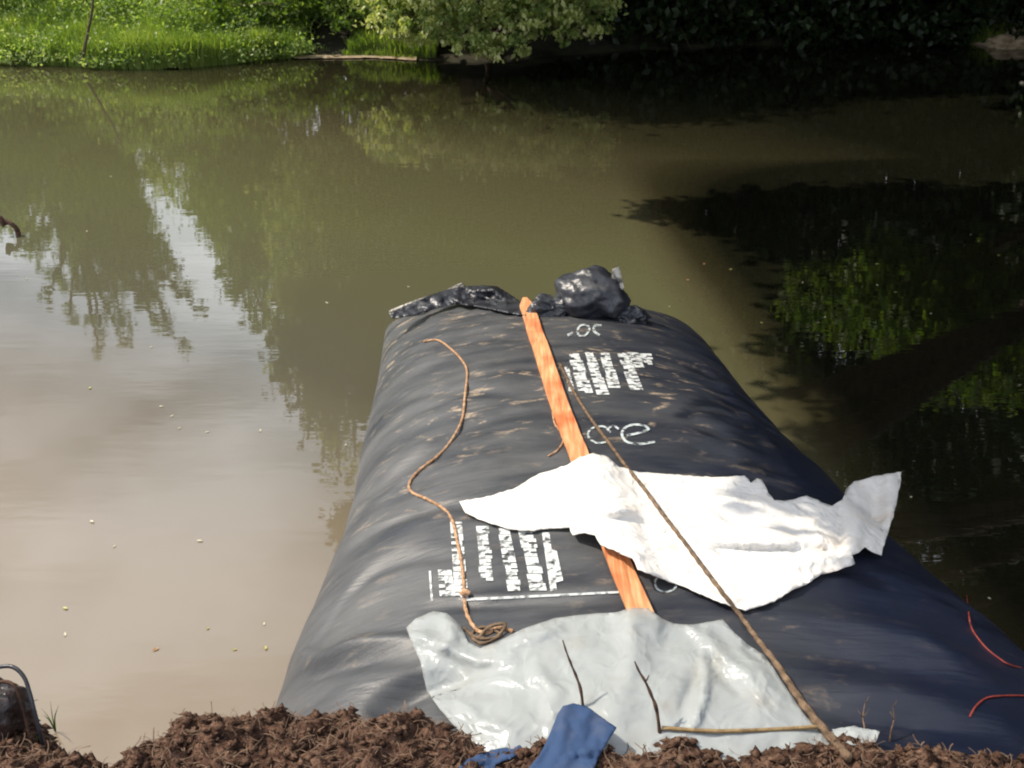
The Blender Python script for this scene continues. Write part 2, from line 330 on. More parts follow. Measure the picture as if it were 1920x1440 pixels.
FOLDS = [([(648, 965), (700, 915), (790, 850), (880, 792), (1000, 765)], -.030, .075),
         ([(640, 985), (690, 950), (760, 900), (830, 850)], .022, .05),
         ([(655, 1040), (700, 1000), (770, 968), (850, 950), (930, 948)], -.034, .06),
         ([(668, 1012), (720, 985), (780, 960)], .03, .03),
         ([(598, 1195), (640, 1130), (700, 1075), (770, 1050), (840, 1045)], -.03, .06),
         ([(560, 1235), (610, 1165), (650, 1110), (690, 1070)], .022, .045),
         ([(528, 1275), (590, 1235), (650, 1215), (730, 1200), (790, 1195)], .032, .035),
         ([(535, 1290), (600, 1258), (690, 1238), (780, 1232)], -.04, .05),
         ([(700, 1340), (750, 1300), (810, 1270), (900, 1250)], -.10, .07),
         ([(700, 780), (780, 745), (860, 735), (960, 740)], -.016, .07),
         ([(690, 850), (760, 800), (840, 770)], .014, .07),
         ([(805, 1140), (950, 1128), (1060, 1122), (1165, 1118)], -.022, .03),
         ([(805, 1122), (950, 1112), (1060, 1106), (1165, 1102)], .012, .02),
         ([(1060, 775), (1200, 762), (1330, 800), (1450, 850)], -.014, .06),
         ([(1240, 650), (1330, 690), (1420, 800), (1500, 900)], .018, .06),
         ([(1300, 850), (1400, 855), (1500, 900)], -.02, .06),
         ([(1480, 1150), (1600, 1165), (1750, 1210), (1880, 1290)], .03, .09),
         ([(1450, 1210), (1600, 1230), (1760, 1270)], -.025, .07),
         ([(1520, 1290), (1680, 1300), (1850, 1340)], .028, .08),
         ([(1560, 1340), (1700, 1350), (1860, 1385)], -.03, .06)]
fold_w = []
for pts, dep, wd in FOLDS:
    q = catmull([hit(a, b_, lambda x, y: max(0, tubeH(x, y))) for a, b_ in pts], 4)
    fold_w.append((np.array([(p.x, p.y) for p in q]), dep, wd))
def disp(X, Y):                                                   # arrays
    D = np.zeros_like(X)
    for q, dep, wd in fold_w:
        x0, y0 = q.min(0)-4*wd; x1, y1 = q.max(0)+4*wd
        ok = (X > x0) & (X < x1) & (Y > y0) & (Y < y1)
        if not ok.any(): continue
        px, py = X[ok], Y[ok]; best = np.full(px.shape, 9.0); tt = np.zeros(px.shape); n = len(q)
        for i in range(n-1):
            a, c = q[i], q[i+1]; ab = c-a; l2 = (ab**2).sum()+1e-9
            k = np.clip(((px-a[0])*ab[0]+(py-a[1])*ab[1])/l2, 0, 1)
            d = np.hypot(px-a[0]-k*ab[0], py-a[1]-k*ab[1]); upd = d < best
            best = np.where(upd, d, best); tt = np.where(upd, (i+k)/(n-1), tt)
        D[ok] += dep*np.exp(-(best/wd)**2)*np.sin(np.pi*np.clip(tt*.9+.05, 0, 1))**.6
    return D
# regular table of the finished height, used for everything that lies on the tube
GX = np.arange(-2.0, 3.6, .02); GY = np.arange(1.6, 8.6, .02)
XX, YY = np.meshgrid(GX, GY, indexing='ij')
def soft(x, y): return .026*fbm(x*1.1, y*1.3, 5, 3) + .008*fbm(x*2.4+y*1.5, y*5.5-x*1.2, 8, 4)
NZ = np.array([[soft(x, y) for y in GY] for x in GX])
DD = disp(XX, YY) + NZ
def bil(T, x, y):
    i = min(max((x-GX[0])/.02, 0), len(GX)-1.001); j = min(max((y-GY[0])/.02, 0), len(GY)-1.001)
    a, c = int(i), int(j); u, v = i-a, j-c
    return float(T[a, c]*(1-u)*(1-v)+T[a+1, c]*u*(1-v)+T[a, c+1]*(1-u)*v+T[a+1, c+1]*u*v)
def H(x, y):
    h = tubeH(x, y)
    return h if h <= 0 else h + bil(DD, x, y)*min(1, h/.35)
NS, NT = 420, 260
PT = np.zeros((NS, NT, 3))
for i in range(NS):
    y = 1.7 + (YEND-1.72)*i/(NS-1); a, c = wl(y); mid, hw, h = (a+c)/2, (c-a)/2, hgt(y)
    for j in range(NT):
        th = math.pi*(-.16 + 1.32*j/(NT-1)); cx, sz = math.cos(th), math.sin(th); pw = 2/2.35
        x = mid - hw*math.copysign(abs(cx)**pw, cx); z = h*math.copysign(abs(sz)**pw, sz) if sz > 0 else -h*.9*abs(sz)**.9
        PT[i, j] = (x, y, z + bil(DD, x, y)*(min(1, max(z, 0)/.35) if z > 0 else 0))
tube = empty('geotextile_tube', (.5, 5, 0), 'long black sediment tube filled tight, lying in the pond with white stencilled print', 'geotextile tube')
me = grid_mesh('tube_skin', PT[:, ::-1]); bm = bmesh.new(); bm.from_mesh(me)
bm.verts.ensure_lookup_table(); bm.faces.new([bm.verts[(NS-1)*NT+j] for j in range(NT)]); bmesh.ops.recalc_face_normals(bm, faces=bm.faces); bm.to_mesh(me); bm.free()
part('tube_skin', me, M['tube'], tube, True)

# ---- print and spray on the skin: thin paint 3 mm proud of it
def on(px, py, lift=.004):
    p = hit(px, py, lambda x, y: max(0, H(x, y))); return Vector((p.x, p.y, p.z+lift))
def quad_patch(V, Fc, c4, nx=3, ny=3):
    base = len(V); (a, b_, c, d) = [Vector((*p, 0)) for p in c4]
    for i in range(nx+1):
        for j in range(ny+1):
            u, v = i/nx, j/ny; p = (a*(1-u)+b_*u)*(1-v)+(d*(1-u)+c*u)*v; V.append(on(p.x, p.y, .005))
    for i in range(nx):
        for j in range(ny):
            k = base+i*(ny+1)+j; Fc.append((k, k+ny+1, k+ny+2, k+1))
def print_column(top, bot, wt, wb, seed, V, Fc):                  # one line of block letters, read sideways
    rnd = random.Random(seed); t = 0; (x0, y0), (x1, y1) = top, bot
    L_ = math.hypot(x1-x0, y1-y0); step = wt*.62/L_
    while t < 1-step*.5:
        h = step*rnd.uniform(.7, 1.05); w_ = wt+(wb-wt)*t
        if True:
            def q(u0, u1, v0, v1):
                ta, tb = t+h*v0*.94, t+h*v1*.94
                f = lambda u, tt: (x0+(x1-x0)*tt+(u-.5)*w_, y0+(y1-y0)*tt)
                quad_patch(V, Fc, [f(u0, ta), f(u1, ta), f(u1, tb), f(u0, tb)], 2, 2)
            a = rnd.choice((0, 0, .1)); e = rnd.choice((1, 1, .88)); k = rnd.randrange(3)
            if k == 0: q(a, e, 0, .97)
            elif k == 1: q(a, .5, 0, 1); q(.5, e, 0, .4); q(.5, e, .62, 1)
            else: q(.42, e, 0, 1); q(a, .42, .12, .62)
        t += h
def print_block(cols, seed, label):
    for i, (tp, bt, a, c) in enumerate(cols):
        V, Fc = [], []; print_column(tp, bt, a, c, seed+i, V, Fc); o = part('print_line', mesh('print_line', V, Fc), M['paint'], tube)
        if i == 0: o['label'] = label
print_block([((1062, 690), (1072, 735), 10, 12), ((1076, 664), (1099, 738), 24, 27), ((1104, 662), (1130, 738), 19, 24), ((1134, 662), (1152, 728), 21, 23), ((1168, 663), (1195, 735), 22, 25), ((1186, 662), (1200, 688), 21, 20), ((1210, 664), (1218, 690), 22, 16)], 11, 'worn white stencil lettering right of the plank')
print_block([((834, 1070), (840, 1126), 26, 30), ((855, 980), (866, 1128), 22, 26), ((903, 988), (914, 1090), 26, 29), ((944, 992), (966, 1112), 22, 27), ((986, 995), (1010, 1112), 30, 32)], 31, 'white stencil lettering block left of the plank')
for c4 in [((804, 1072), (808, 1072), (812, 1128), (808, 1128)), ((860, 1124), (1160, 1110), (1160, 1114), (860, 1129)), ((1016, 1000), (1030, 1000), (1044, 1108), (1032, 1110)), ((1030, 1030), (1044, 1035), (1056, 1090), (1042, 1094))]:
    V, Fc = [], []; quad_patch(V, Fc, c4, 14, 3); part('stencil_border', mesh('stencil_border', V, Fc), M['paint'], tube)
def stroke(pts, wd, V, Fc):
    q = catmull([Vector((a, b_, 0)) for a, b_ in pts], 6); base = len(V)
    for i, p in enumerate(q):
        d = (q[min(i+1, len(q)-1)]-q[max(i-1, 0)]).normalized(); n_ = Vector((-d.y, d.x, 0))
        for s in (-.5, .5): V.append(on(p.x+n_.x*wd*s, p.y+n_.y*wd*s*.8, .006))
    for i in range(len(q)-1): k = base+i*2; Fc.append((k, k+1, k+3, k+2))
for marks in ([([(1145, 812), (1130, 801), (1108, 806), (1103, 820), (1118, 832), (1140, 830)], 4), ([(1140, 805), (1150, 800), (1160, 806)], 4), ([(1175, 818), (1195, 814), (1216, 806), (1200, 798), (1176, 801), (1166, 815), (1175, 830), (1200, 834), (1228, 830)], 5)],
              [([(1064, 630), (1074, 626)], 6), ([(1082, 622), (1088, 612), (1100, 611), (1105, 619), (1097, 630), (1086, 630), (1082, 622)], 4), ([(1128, 612), (1116, 612), (1114, 622), (1124, 630)], 5)],
              [([(1236, 1082), (1228, 1092), (1232, 1106), (1248, 1112), (1264, 1106), (1270, 1094)], 4), ([(1275, 1100), (1284, 1098), (1290, 1104)], 5)]):
    V, Fc = [], []
    for pts, wd in marks: stroke(pts, wd, V, Fc)
    part('spray_mark', mesh('spray_mark', V, Fc), M['spray'], tube)

# ---------------------------------------------------------------- soil heap along the near edge
edge_px = [(-300, 1235), (-60, 1240), (0, 1262), (40, 1300), (75, 1350), (130, 1398), (212, 1408), (250, 1375), (330, 1345), (400, 1332), (470, 1316), (530, 1302), (570, 1316), (625, 1318), (660, 1305), (700, 1338), (760, 1320), (810, 1325), (860, 1350), (920, 1392), (990, 1398), (1010, 1378), (1050, 1372), (1130, 1398), (1180, 1358), (1230, 1368), (1300, 1378), (1400, 1400), (1480, 1392), (1560, 1392), (1640, 1385), (1720, 1390), (1800, 1400), (1900, 1392), (2000, 1395), (2300, 1400)]
ep = [at_z(a, b_, 1.0) for a, b_ in edge_px]
def yedge(x): return float(np.interp(x, [p.x for p in ep], [p.y for p in ep]))
def soil(x, y):
    e = yedge(x) + .018*fbm(x*9, y*9, 2) - y
    n_ = noise.turbulence(Vector((x*5, y*5, 1)), 4, False)*.085 + .045*fbm(x*3.2, y*3.2, 12, 3) + .022*fbm(x*26, y*26, 4, 3) - .03*abs(fbm(x*13, y*13, 8, 2))+.012
    if e > 0: return 1.02 - .045*math.exp(-e/.03) + .22*e - .04 + n_*min(1, .5+e*8)
    return 1.0 - .085 + n_*.7 + e*2.6
sxs = np.arange(-3.1, 3.1, .0135); sys_ = np.arange(1.25, 3.5, .0135)
PS = np.array([[(x, y, max(-.4, soil(x, y))) for y in sys_] for x in sxs])
PS[:, :, 0] += np.random.randn(*PS.shape[:2])*.002; PS[:, :, 1] += np.random.randn(*PS.shape[:2])*.002
tag(link('soil_bank', grid_mesh('soil_bank', PS), M['soil'], smooth=True), 'crumbly brown dug soil heaped along the near bank', kind='structure')
# crumbs and fibres
V, Fc = [], []
oct_ = [(1, 0, 0), (-1, 0, 0), (0, 1, 0), (0, -1, 0), (0, 0, 1), (0, 0, -1)]; of = [(0, 2, 4), (2, 1, 4), (1, 3, 4), (3, 0, 4), (2, 0, 5), (1, 2, 5), (3, 1, 5), (0, 3, 5)]
for _ in range(13000):
    x = random.uniform(-2.3, 2.3); e = random.random()**1.6*.55-.05; y = yedge(x)-e; r = .002+.021*random.random()**4
    z = soil(x, y)+r*.3; k = len(V)
    for v in oct_: V.append((x+v[0]*r*random.uniform(.4, 1.8)+random.uniform(-.4, .4)*r, y+v[1]*r*random.uniform(.4, 1.6)+random.uniform(-.4, .4)*r, z+v[2]*r*random.uniform(.3, .9)+random.uniform(-.3, .3)*r))
    Fc += [tuple(k+q for q in f) for f in of]
tag(link('soil_crumb', npmesh('soil_crumb', V, Fc), M['clod']), 'loose brown crumbs and clods of earth over the soil bank', 'soil', kind='stuff')
V, Fc = [], []
for _ in range(3600):
    x = random.uniform(-2.3, 2.3); y = yedge(x)-random.random()**1.1*.5+.0; z = soil(x, y); a = random.uniform(0, 6.28); ln = random.uniform(.02, .075); cv = random.uniform(-1.5, 1.5); wd = random.uniform(.0008, .0022); k = len(V); p = Vector((x, y, z+.003)); up_ = random.uniform(-.15, .28)
    for i in range(5):
        V += [tuple(p+Vector((math.sin(a), -math.cos(a), 0))*wd), tuple(p-Vector((math.sin(a), -math.cos(a), 0))*wd)]
        p = p + Vector((math.cos(a), math.sin(a), up_*(1-i*.5)))*ln/4; a += cv/4
    for i in range(4): q = k+2*i; Fc.append((q, q+1, q+3, q+2))
tag(link('root_fibre', npmesh('root_fibre', V, Fc), M['fibre']), 'fine dry root fibres matted over the brown soil', 'roots', kind='stuff')

# ---------------------------------------------------------------- draped sheets
def inside(p, poly):
    c = False; n_ = len(poly)
    for i in range(n_):
        (x1, y1), (x2, y2) = poly[i], poly[(i+1) % n_]
        if (y1 > p[1]) != (y2 > p[1]) and p[0] < (x2-x1)*(p[1]-y1)/(y2-y1)+x1: c = not c
    return c
def pl_dist(px, py, pts):
    best = 1e9; tb = 0
    for i in range(len(pts)-1):
        ax, ay = pts[i]; bx_, by = pts[i+1]; dx, dy = bx_-ax, by-ay; k = min(1, max(0, ((px-ax)*dx+(py-ay)*dy)/(dx*dx+dy*dy)))
        d = math.hypot(px-ax-k*dx, py-ay-k*dy)
        if d < best: best = d; tb = (i+k)/(len(pts)-1)
    return best, tb
def drape(name, poly, step, surf, lift, creases, matl, thick, root=None, jag=2.0, seed=0):
    rnd = random.Random(seed); B = []
    for i in range(len(poly)):                                    # resampled, slightly ragged outline
        a, c = poly[i], poly[(i+1) % len(poly)]; n_ = max(1, int(math.hypot(c[0]-a[0], c[1]-a[1])/(step*1.1)))
        for k in range(n_): t = k/n_; B.append((a[0]+(c[0]-a[0])*t+rnd.uniform(-jag, jag)*.5, a[1]+(c[1]-a[1])*t+rnd.uniform(-jag, jag)*.5))
    pts = [Vector(b_) for b_ in B]; xs = [b_[0] for b_ in B]; ys = [b_[1] for b_ in B]
    y = min(ys)
    while y < max(ys):
        x = min(xs)
        while x < max(xs):
            p = (x+rnd.uniform(-.3, .3)*step, y+rnd.uniform(-.3, .3)*step)
            if inside(p, B) and min(abs(p[0]-b_[0])+abs(p[1]-b_[1]) for b_ in B) > step*.55: pts.append(Vector(p))
            x += step
        y += step
    nb = len(B); r = geometry.delaunay_2d_cdt(pts, [(i, (i+1) % nb) for i in range(nb)], [list(range(nb))], 1, 1e-4)
    V = []
    for v in r[0]:
        p = hit(v.x, v.y, surf); z = lift(v.x, v.y, p)
        for cp, dep, wd in creases:
            d, tb = pl_dist(v.x, v.y, cp); z += dep*math.exp(-(d/wd)**2)*math.sin(math.pi*(.08+.84*tb))**.5
        d = ray(v.x, v.y)                                           # rise along the sight line keeps the outline, the height is real
        p = p - d*(max(z, .004)/abs(d.z)); V.append(p)
    me = mesh(name, V, [tuple(f) for f in r[2]])
    bm = bmesh.new(); bm.from_mesh(me); bmesh.ops.recalc_face_normals(bm, faces=bm.faces)
    if sum(f.normal.z for f in bm.faces) < 0: bmesh.ops.reverse_faces(bm, faces=bm.faces)
    bm.to_mesh(me); bm.free()
    ob = part(name, me, matl, root, True) if root else link(name, me, matl, smooth=True)
    sm = ob.modifiers.new('thickness', 'SOLIDIFY'); sm.thickness = thick; sm.offset = 1
    return ob
Hd = lambda x, y: max(.30 if x > 0 else 0, H(x, y))
cloth_poly = [(862, 941), (905, 934), (960, 919), (1010, 890), (1065, 872), (1088, 858), (1112, 851), (1138, 858), (1160, 876), (1190, 885), (1250, 890), (1300, 894), (1350, 896), (1396, 893), (1408, 907), (1418, 899), (1428, 901), (1440, 925), (1452, 940), (1478, 940), (1512, 931), (1540, 942), (1560, 949), (1578, 938), (1588, 918), (1600, 904), (1640, 893), (1690, 885), (1686, 915), (1678, 955), (1665, 1000), (1652, 1042), (1636, 1036), (1622, 1026), (1610, 1036), (1598, 1042), (1601, 1058), (1570, 1070), (1540, 1078), (1512, 1096), (1490, 1104), (1452, 1128), (1430, 1136), (1396, 1146), (1345, 1128), (1290, 1104), (1232, 1082), (1196, 1068), (1186, 1048), (1150, 1032), (1126, 1022), (1116, 1004), (1096, 1000), (1075, 1004), (1068, 990), (1030, 991), (1000, 996), (960, 994), (930, 985), (896, 974), (872, 962)]
def clift(px, py, p):
    z = .018 + .013*fbm(px*.018, py*.03, 3, 4) + .012*abs(fbm(px*.006+py*.012, py*.03, 7, 3))
    if px > 1540: z += .05*smooth(1540, 1610, px) + .018*math.sin((px-1540)*.16)*smooth(1560, 1600, px)
    if abs(px-1160+(py-900)*-.0) < 300:                              # rests over the plank
        bxp = 1092+(py-860)*.37; z += .075*math.exp(-((px-bxp)/60)**4)
    return z
wc = drape('white_cloth', cloth_poly, 6.5, Hd, clift,
     [([(1130, 970), (1190, 975), (1240, 1000), (1275, 1022), (1310, 1030)], -.028, 8), ([(1120, 955), (1180, 955), (1240, 975), (1300, 1005)], .03, 13),
      ([(1345, 1030), (1440, 1033), (1550, 1032)], -.035, 6), ([(1330, 1012), (1440, 1014), (1560, 1008)], .03, 14),
      ([(1240, 938), (1320, 950), (1385, 975)], -.02, 9), ([(1570, 950), (1575, 1000), (1572, 1050)], -.03, 8), ([(1600, 905), (1610, 960), (1605, 1030)], .06, 11),
      ([(1628, 905), (1636, 960), (1625, 1020)], -.04, 9), ([(1500, 940), (1480, 980), (1500, 1020)], -.018, 12), ([(1540, 950), (1530, 985), (1545, 1025)], .02, 9),
      ([(1490, 1060), (1540, 1050), (1590, 1055)], .03, 10), ([(1060, 985), (1120, 960)], -.015, 9), ([(960, 930), (1050, 930), (1120, 900)], -.012, 10), ([(900, 958), (1000, 962), (1080, 975)], .012, 10)],
     M['white'], .004, seed=3)
tag(wc, 'crumpled white geotextile cloth thrown across the middle of the black tube', 'cloth')
film_poly = [(762, 1178), (780, 1160), (812, 1147), (838, 1150), (862, 1172), (878, 1205), (900, 1216), (935, 1203), (980, 1180), (1040, 1160), (1100, 1152), (1160, 1148), (1185, 1140), (1215, 1141), (1240, 1160), (1262, 1170), (1300, 1172), (1355, 1162), (1378, 1188), (1400, 1208), (1432, 1228), (1452, 1256), (1480, 1300), (1512, 1345), (1540, 1372), (1600, 1372), (1620, 1420), (1400, 1440), (1150, 1440), (1000, 1440), (900, 1420), (860, 1370), (825, 1330), (800, 1295), (788, 1240), (772, 1205)]
Hf = lambda x, y: max(H(x, y), 1.0-.05 if y < yedge(x) else 0)
def flift(px, py, p):
    z = .022+.02*fbm(px*.006, py*.008, 11, 2) + .004*abs(fbm(px*.02, py*.02, 1, 2))
    z -= .025*smooth(1350, 1440, py); z += .055*math.exp(-((px-1204)/45)**4-((py-1150)/40)**2); return z
pf = drape('plastic_sheet', film_poly, 8, lambda x, y: max(.3, H(x, y)), flift,
     [([(1298, 1180), (1320, 1215), (1325, 1250), (1318, 1310), (1300, 1360)], .035, 9), ([(1320, 1185), (1350, 1225), (1400, 1260), (1430, 1300)], .03, 10), ([(1305, 1195), (1345, 1260), (1385, 1300)], -.03, 10),
      ([(1385, 1220), (1425, 1260), (1460, 1310)], .02, 10), ([(1330, 1250), (1300, 1275), (1280, 1330)], -.02, 10), ([(840, 1165), (850, 1195), (830, 1215)], .035, 10), ([(780, 1190), (840, 1215), (900, 1240), (960, 1235)], .03, 12),
      ([(905, 1222), (980, 1205), (1050, 1175)], .02, 9), ([(1000, 1250), (1040, 1300), (1030, 1360)], .018, 16), ([(1180, 1160), (1190, 1240), (1160, 1330)], .02, 22), ([(830, 1290), (930, 1300), (1010, 1290)], -.02, 16), ([(860, 1320), (900, 1350), (960, 1370)], .02, 10)],
     M['film'], .002, seed=4, jag=1.0)
tag(pf, 'milky clear plastic sheet lying over the near end of the tube', 'plastic sheet')
tg = empty('blue_cloth', at_z(1060, 1380, 1.0), 'faded blue cloth corner draped over the brown soil', 'cloth')
Hs = lambda x, y: max(soil(x, y), H(x, y)) if y < 3.3 else 0
bl = [(1046, 1340), (1056, 1325), (1075, 1320), (1100, 1326), (1120, 1340), (1156, 1366), (1140, 1390), (1122, 1420), (1112, 1450), (1100, 1490), (960, 1490), (985, 1450), (1012, 1415), (1030, 1380)]
drape('cloth_panel', bl, 5, lambda x, y: max(Hs(x, y), 1.03), lambda a, c, p: .03+.01*fbm(a*.03, c*.03, 2)+.008*math.exp(-((a-1085)/30)**2), [([(1065, 1330), (1050, 1400), (1020, 1450)], .008, 10), ([(1110, 1345), (1100, 1400), (1070, 1450)], -.006, 12)], M['blue'], .004, tg, .6, 5)
drape('cloth_panel', [(862, 1438), (880, 1422), (920, 1408), (975, 1398), (985, 1408), (960, 1422), (930, 1434), (925, 1470), (850, 1475)], 5, Hs, lambda a, c, p: .012+.006*fbm(a*.04, c*.04, 2), [], M['blue'], .004, tg, 1.2, 6)
sc = drape('plastic_scrap', [(1560, 1368), (1600, 1362), (1650, 1372), (1642, 1392), (1600, 1398), (1570, 1386)], 5, lambda x, y: max(Hs(x, y), .97), lambda a, c, p: .012+.006*fbm(a*.05, c*.05), [], M['film'], .002, None, 2, 9)
tag(sc, 'small milky plastic scrap on the soil beside the long muddy rope', 'plastic scrap')
# folded plastic flap and gathered bundle on the far end
He = lambda x, y: max(H(x, y), .45 if y < 8.3 else 0)
fl = empty('plastic_flap', at_z(860, 570, .7), 'crumpled black plastic flap folded back along the far left end of the tube', 'plastic flap')
drape('flap_sheet', [(730, 588), (765, 572), (800, 556), (835, 545), (872, 538), (905, 536), (932, 538), (955, 552), (975, 566), (992, 580), (985, 592), (955, 588), (920, 580), (885, 574), (855, 570), (820, 578), (780, 590), (735, 598)], 3.2, He,
      lambda a, c, p: .035+.035*abs(fbm(a*.03, c*.06, 3, 4)) + .03*smooth(590, 545, c), [([(880, 545), (925, 545), (950, 565)], .05, 4), ([(900, 560), (930, 575)], -.04, 4), ([(850, 560), (880, 575)], .03, 4)], M['wet_plastic'], .006, fl, 1.0, 8)
hem = catmull([on(a, c, .10) for a, c in [(734, 604), (760, 596), (790, 586), (820, 574), (850, 562), (872, 556)]], 6)
part('hem', mesh('hem', *sweep(hem, lambda t: .022*(.6+.4*math.sin(math.pi*t))+.004, 8)), M['hem'], fl, True)
part('hem', mesh('hem', *sweep(catmull([on(a, c, .11) for a, c in [(832, 572), (850, 560), (868, 552)]], 5), .012, 7)), M['hem'], fl, True)
bd = empty('plastic_bundle', on(1100, 590, 0), 'shiny black plastic bundle gathered in a lump on the far end of the tube', 'plastic bundle')
def lump(c, r, seed, amp, sub=6, squash=(1, 1, 1)):
    bm = bmesh.new(); bmesh.ops.create_icosphere(bm, subdivisions=sub, radius=1)
    for v in bm.verts:
        n_ = v.co.copy(); q = n_*1.1+Vector((seed, 0, 0))
        f = 1+amp*noise.fractal(q, 1.1, 2, 3)-amp*.75*abs(noise.noise(q*1.6+Vector((0, seed, 0))))-amp*.28*abs(noise.noise(q*3.1))
        v.co = Vector((c[0]+n_.x*r*f*squash[0], c[1]+n_.y*r*f*squash[1], c[2]+n_.z*r*f*squash[2]))
    me = bpy.data.meshes.new('lump'); bm.to_mesh(me); bm.free(); return me
c0 = on(1108, 590, .09)
part('bundle_body', lump((c0.x, c0.y+.05, c0.z+.05), .262, 3.1, .2, 5, (1.06, .9, .76)), M['wet_plastic'], bd, True)
c1 = on(1033, 590, .04)
part('bundle_tail', lump((c1.x, c1.y, c1.z+.02), .13, 9.4, .45, 5, (1.2, .8, .75)), M['wet_plastic'], bd, True)
c2_ = on(1180, 600, .03)
part('bundle_tail', lump((c2_.x, c2_.y, c2_.z-.02), .12, 5.4, .45, 5, (1.2, .9, .7)), M['wet_plastic'], bd, True)
ear = [c0+Vector(v) for v in [(.14, .02, .14), (.15, .04, .25), (.20, .05, .27), (.235, .0, .13), (.19, -.02, .06)]]
me = mesh('bundle_corner', ear+[e+Vector((0, .012, 0)) for e in ear], [(0, 1, 2, 3, 4), (9, 8, 7, 6, 5)]+[(i, i+5, (i+1) % 5+5, (i+1) % 5) for i in range(5)])
part('bundle_corner', me, M['hem'], bd)

# ---------------------------------------------------------------- plank on the ridge
a3, b3 = on(984, 574, .05), on(1202, 1168, .03)
pk = bpy.data.objects.new('wooden_plank', None)
bm = bmesh.new(); n_ = 26; L0 = (b3-a3); side = L0.cross(Vector((0, 0, 1))).normalized(); rows = []
for i in range(n_+1):
    t = i/n_; c = a3.lerp(b3, t); c.x -= .035*math.sin(math.pi*t); hs = H(c.x, c.y); c.z = max(hs+.006, c.z-.04*math.sin(math.pi*t)); wdt = .052 if t > .03 else .018+.034*t/.03
    tl = .008*math.sin(t*5); tk = .026
    rows.append([bm.verts.new(c - side*wdt*s + Vector((0, 0, h+tl*s))) for s, h in ((-1, 0), (1, 0), (1, tk), (-1, tk))])
for i in range(n_):
    for k in range(4): bm.faces.new((rows[i][k], rows[i][(k+1) % 4], rows[i+1][(k+1) % 4], rows[i+1][k]))
bm.faces.new(rows[0]); bm.faces.new(rows[-1][::-1]); bmesh.ops.recalc_face_normals(bm, faces=bm.faces)
bmesh.ops.bevel(bm, geom=[e for e in bm.edges if e.calc_face_angle(0) > 1], offset=.004, segments=2, affect='EDGES')
me = bpy.data.meshes.new('wooden_plank'); bm.to_mesh(me); bm.free()
tag(link('wooden_plank', me, M['wood']), 'long narrow orange wood plank lying lengthwise on the tube ridge', 'plank')

# ---------------------------------------------------------------- ropes, cords, sticks
def rope(name, pts, r, matl, label, cat='rope', lobes=3, surf=on, sides=12, n=14):
    P_ = []
    for p in pts:
        a, c, l = (*p, r) if len(p) == 2 else p
        P_.append(surf(a, c, l))
    me = mesh(name, *sweep(catmull(P_, n), r, sides, twist=2*math.pi/(.06), lobes=lobes, lobe=.2))
    return tag(link(name, me, matl, smooth=True), label, cat)
rope('tan_rope', [(795, 642), (822, 640), (850, 660), (868, 680), (876, 700), (872, 745), (866, 790), (845, 830), (820, 858), (785, 885), (768, 908), (772, 925), (800, 938), (830, 955), (848, 978), (858, 1020), (866, 1060), (870, 1100), (871, 1130), (876, 1155), (892, 1182), (912, 1190), (935, 1180), (962, 1186)], .0075, M['rope'], 'tan twisted rope snaking down the left side of the black tube')
tb = rope('rope_tangle', [(870, 1180), (890, 1196), (915, 1200), (940, 1192), (905, 1178), (884, 1192), (900, 1208), (928, 1200), (948, 1182, .03), (918, 1186, .03), (896, 1200)], .006, M['rope_brown'], 'muddy brown rope tangle at the lower end of the tan rope')
kn = on(872, 1118, .02); me = lump(kn, .02, 2.2, .3, 3, (1.3, .9, .7)); tag(link('rope_knot', me, M['rope'], smooth=True), 'pale knot tied on the tan rope at the edge of the lettering', 'knot')
def on_c(a, c, l=.01):                                             # over the tube and whatever cloth lies on it
    p = hit(a, c, lambda x, y: max(.3, Hs(x, y) if y < 3 else H(x, y))); lift = l+(.07 if 880 < c < 1150 else .03 if c > 1150 else 0); d = ray(a, c); return p - d*(lift/abs(d.z))
P_ = [on_c(a, c, .012) for a, c in [(1050, 682), (1068, 720), (1090, 758), (1115, 795), (1145, 835), (1172, 872), (1205, 912), (1240, 960), (1280, 1012), (1320, 1066), (1352, 1108), (1385, 1150), (1420, 1198), (1458, 1248), (1492, 1300), (1525, 1345), (1560, 1385), (1590, 1420)]]
me = mesh('muddy_rope', *sweep(catmull(P_, 16), lambda t: .0085+.006*smooth(.6, .95, t), 12, 2*math.pi/.07, 3, .2))
tag(link('muddy_rope', me, M['rope_brown'], smooth=True), 'long brown rope stretched diagonally over the white cloth to the near soil', 'rope')
rope('thin_cord', [(1040, 730), (1036, 765), (1040, 795), (1052, 812), (1056, 828), (1046, 845), (1028, 857)], .005, M['rope'], 'thin frayed cord curled beside the left edge of the wood plank', 'cord')
on_s = lambda a, c, l=.01: (lambda p: p+Vector((0, 0, l)))(hit(a, c, lambda x, y: max(0, H(x, y), soil(x, y) if y < 3.3 else 0)))
rope('red_cord', [(1812, 1118), (1816, 1150), (1822, 1180), (1845, 1212), (1872, 1235), (1900, 1250), (1960, 1262)], .0035, M['red'], 'thin red cord trailing in the dark water right of the tube', 'cord', 0, on_s, 8)
rope('red_cord', [(1818, 1345), (1830, 1325), (1850, 1310), (1880, 1306), (1920, 1306), (1960, 1310)], .0035, M['red'], 'short bent red cord lying on the lower right flank of the tube', 'cord', 0, on_s, 8)
rope('cane', [(1240, 1377, .03), (1330, 1383, .03), (1430, 1381, .03), (1545, 1374, .03)], .007, M['cane'], 'straight yellowish cane lying along the lower edge of the plastic sheet', 'cane', 0, on_s, 8)
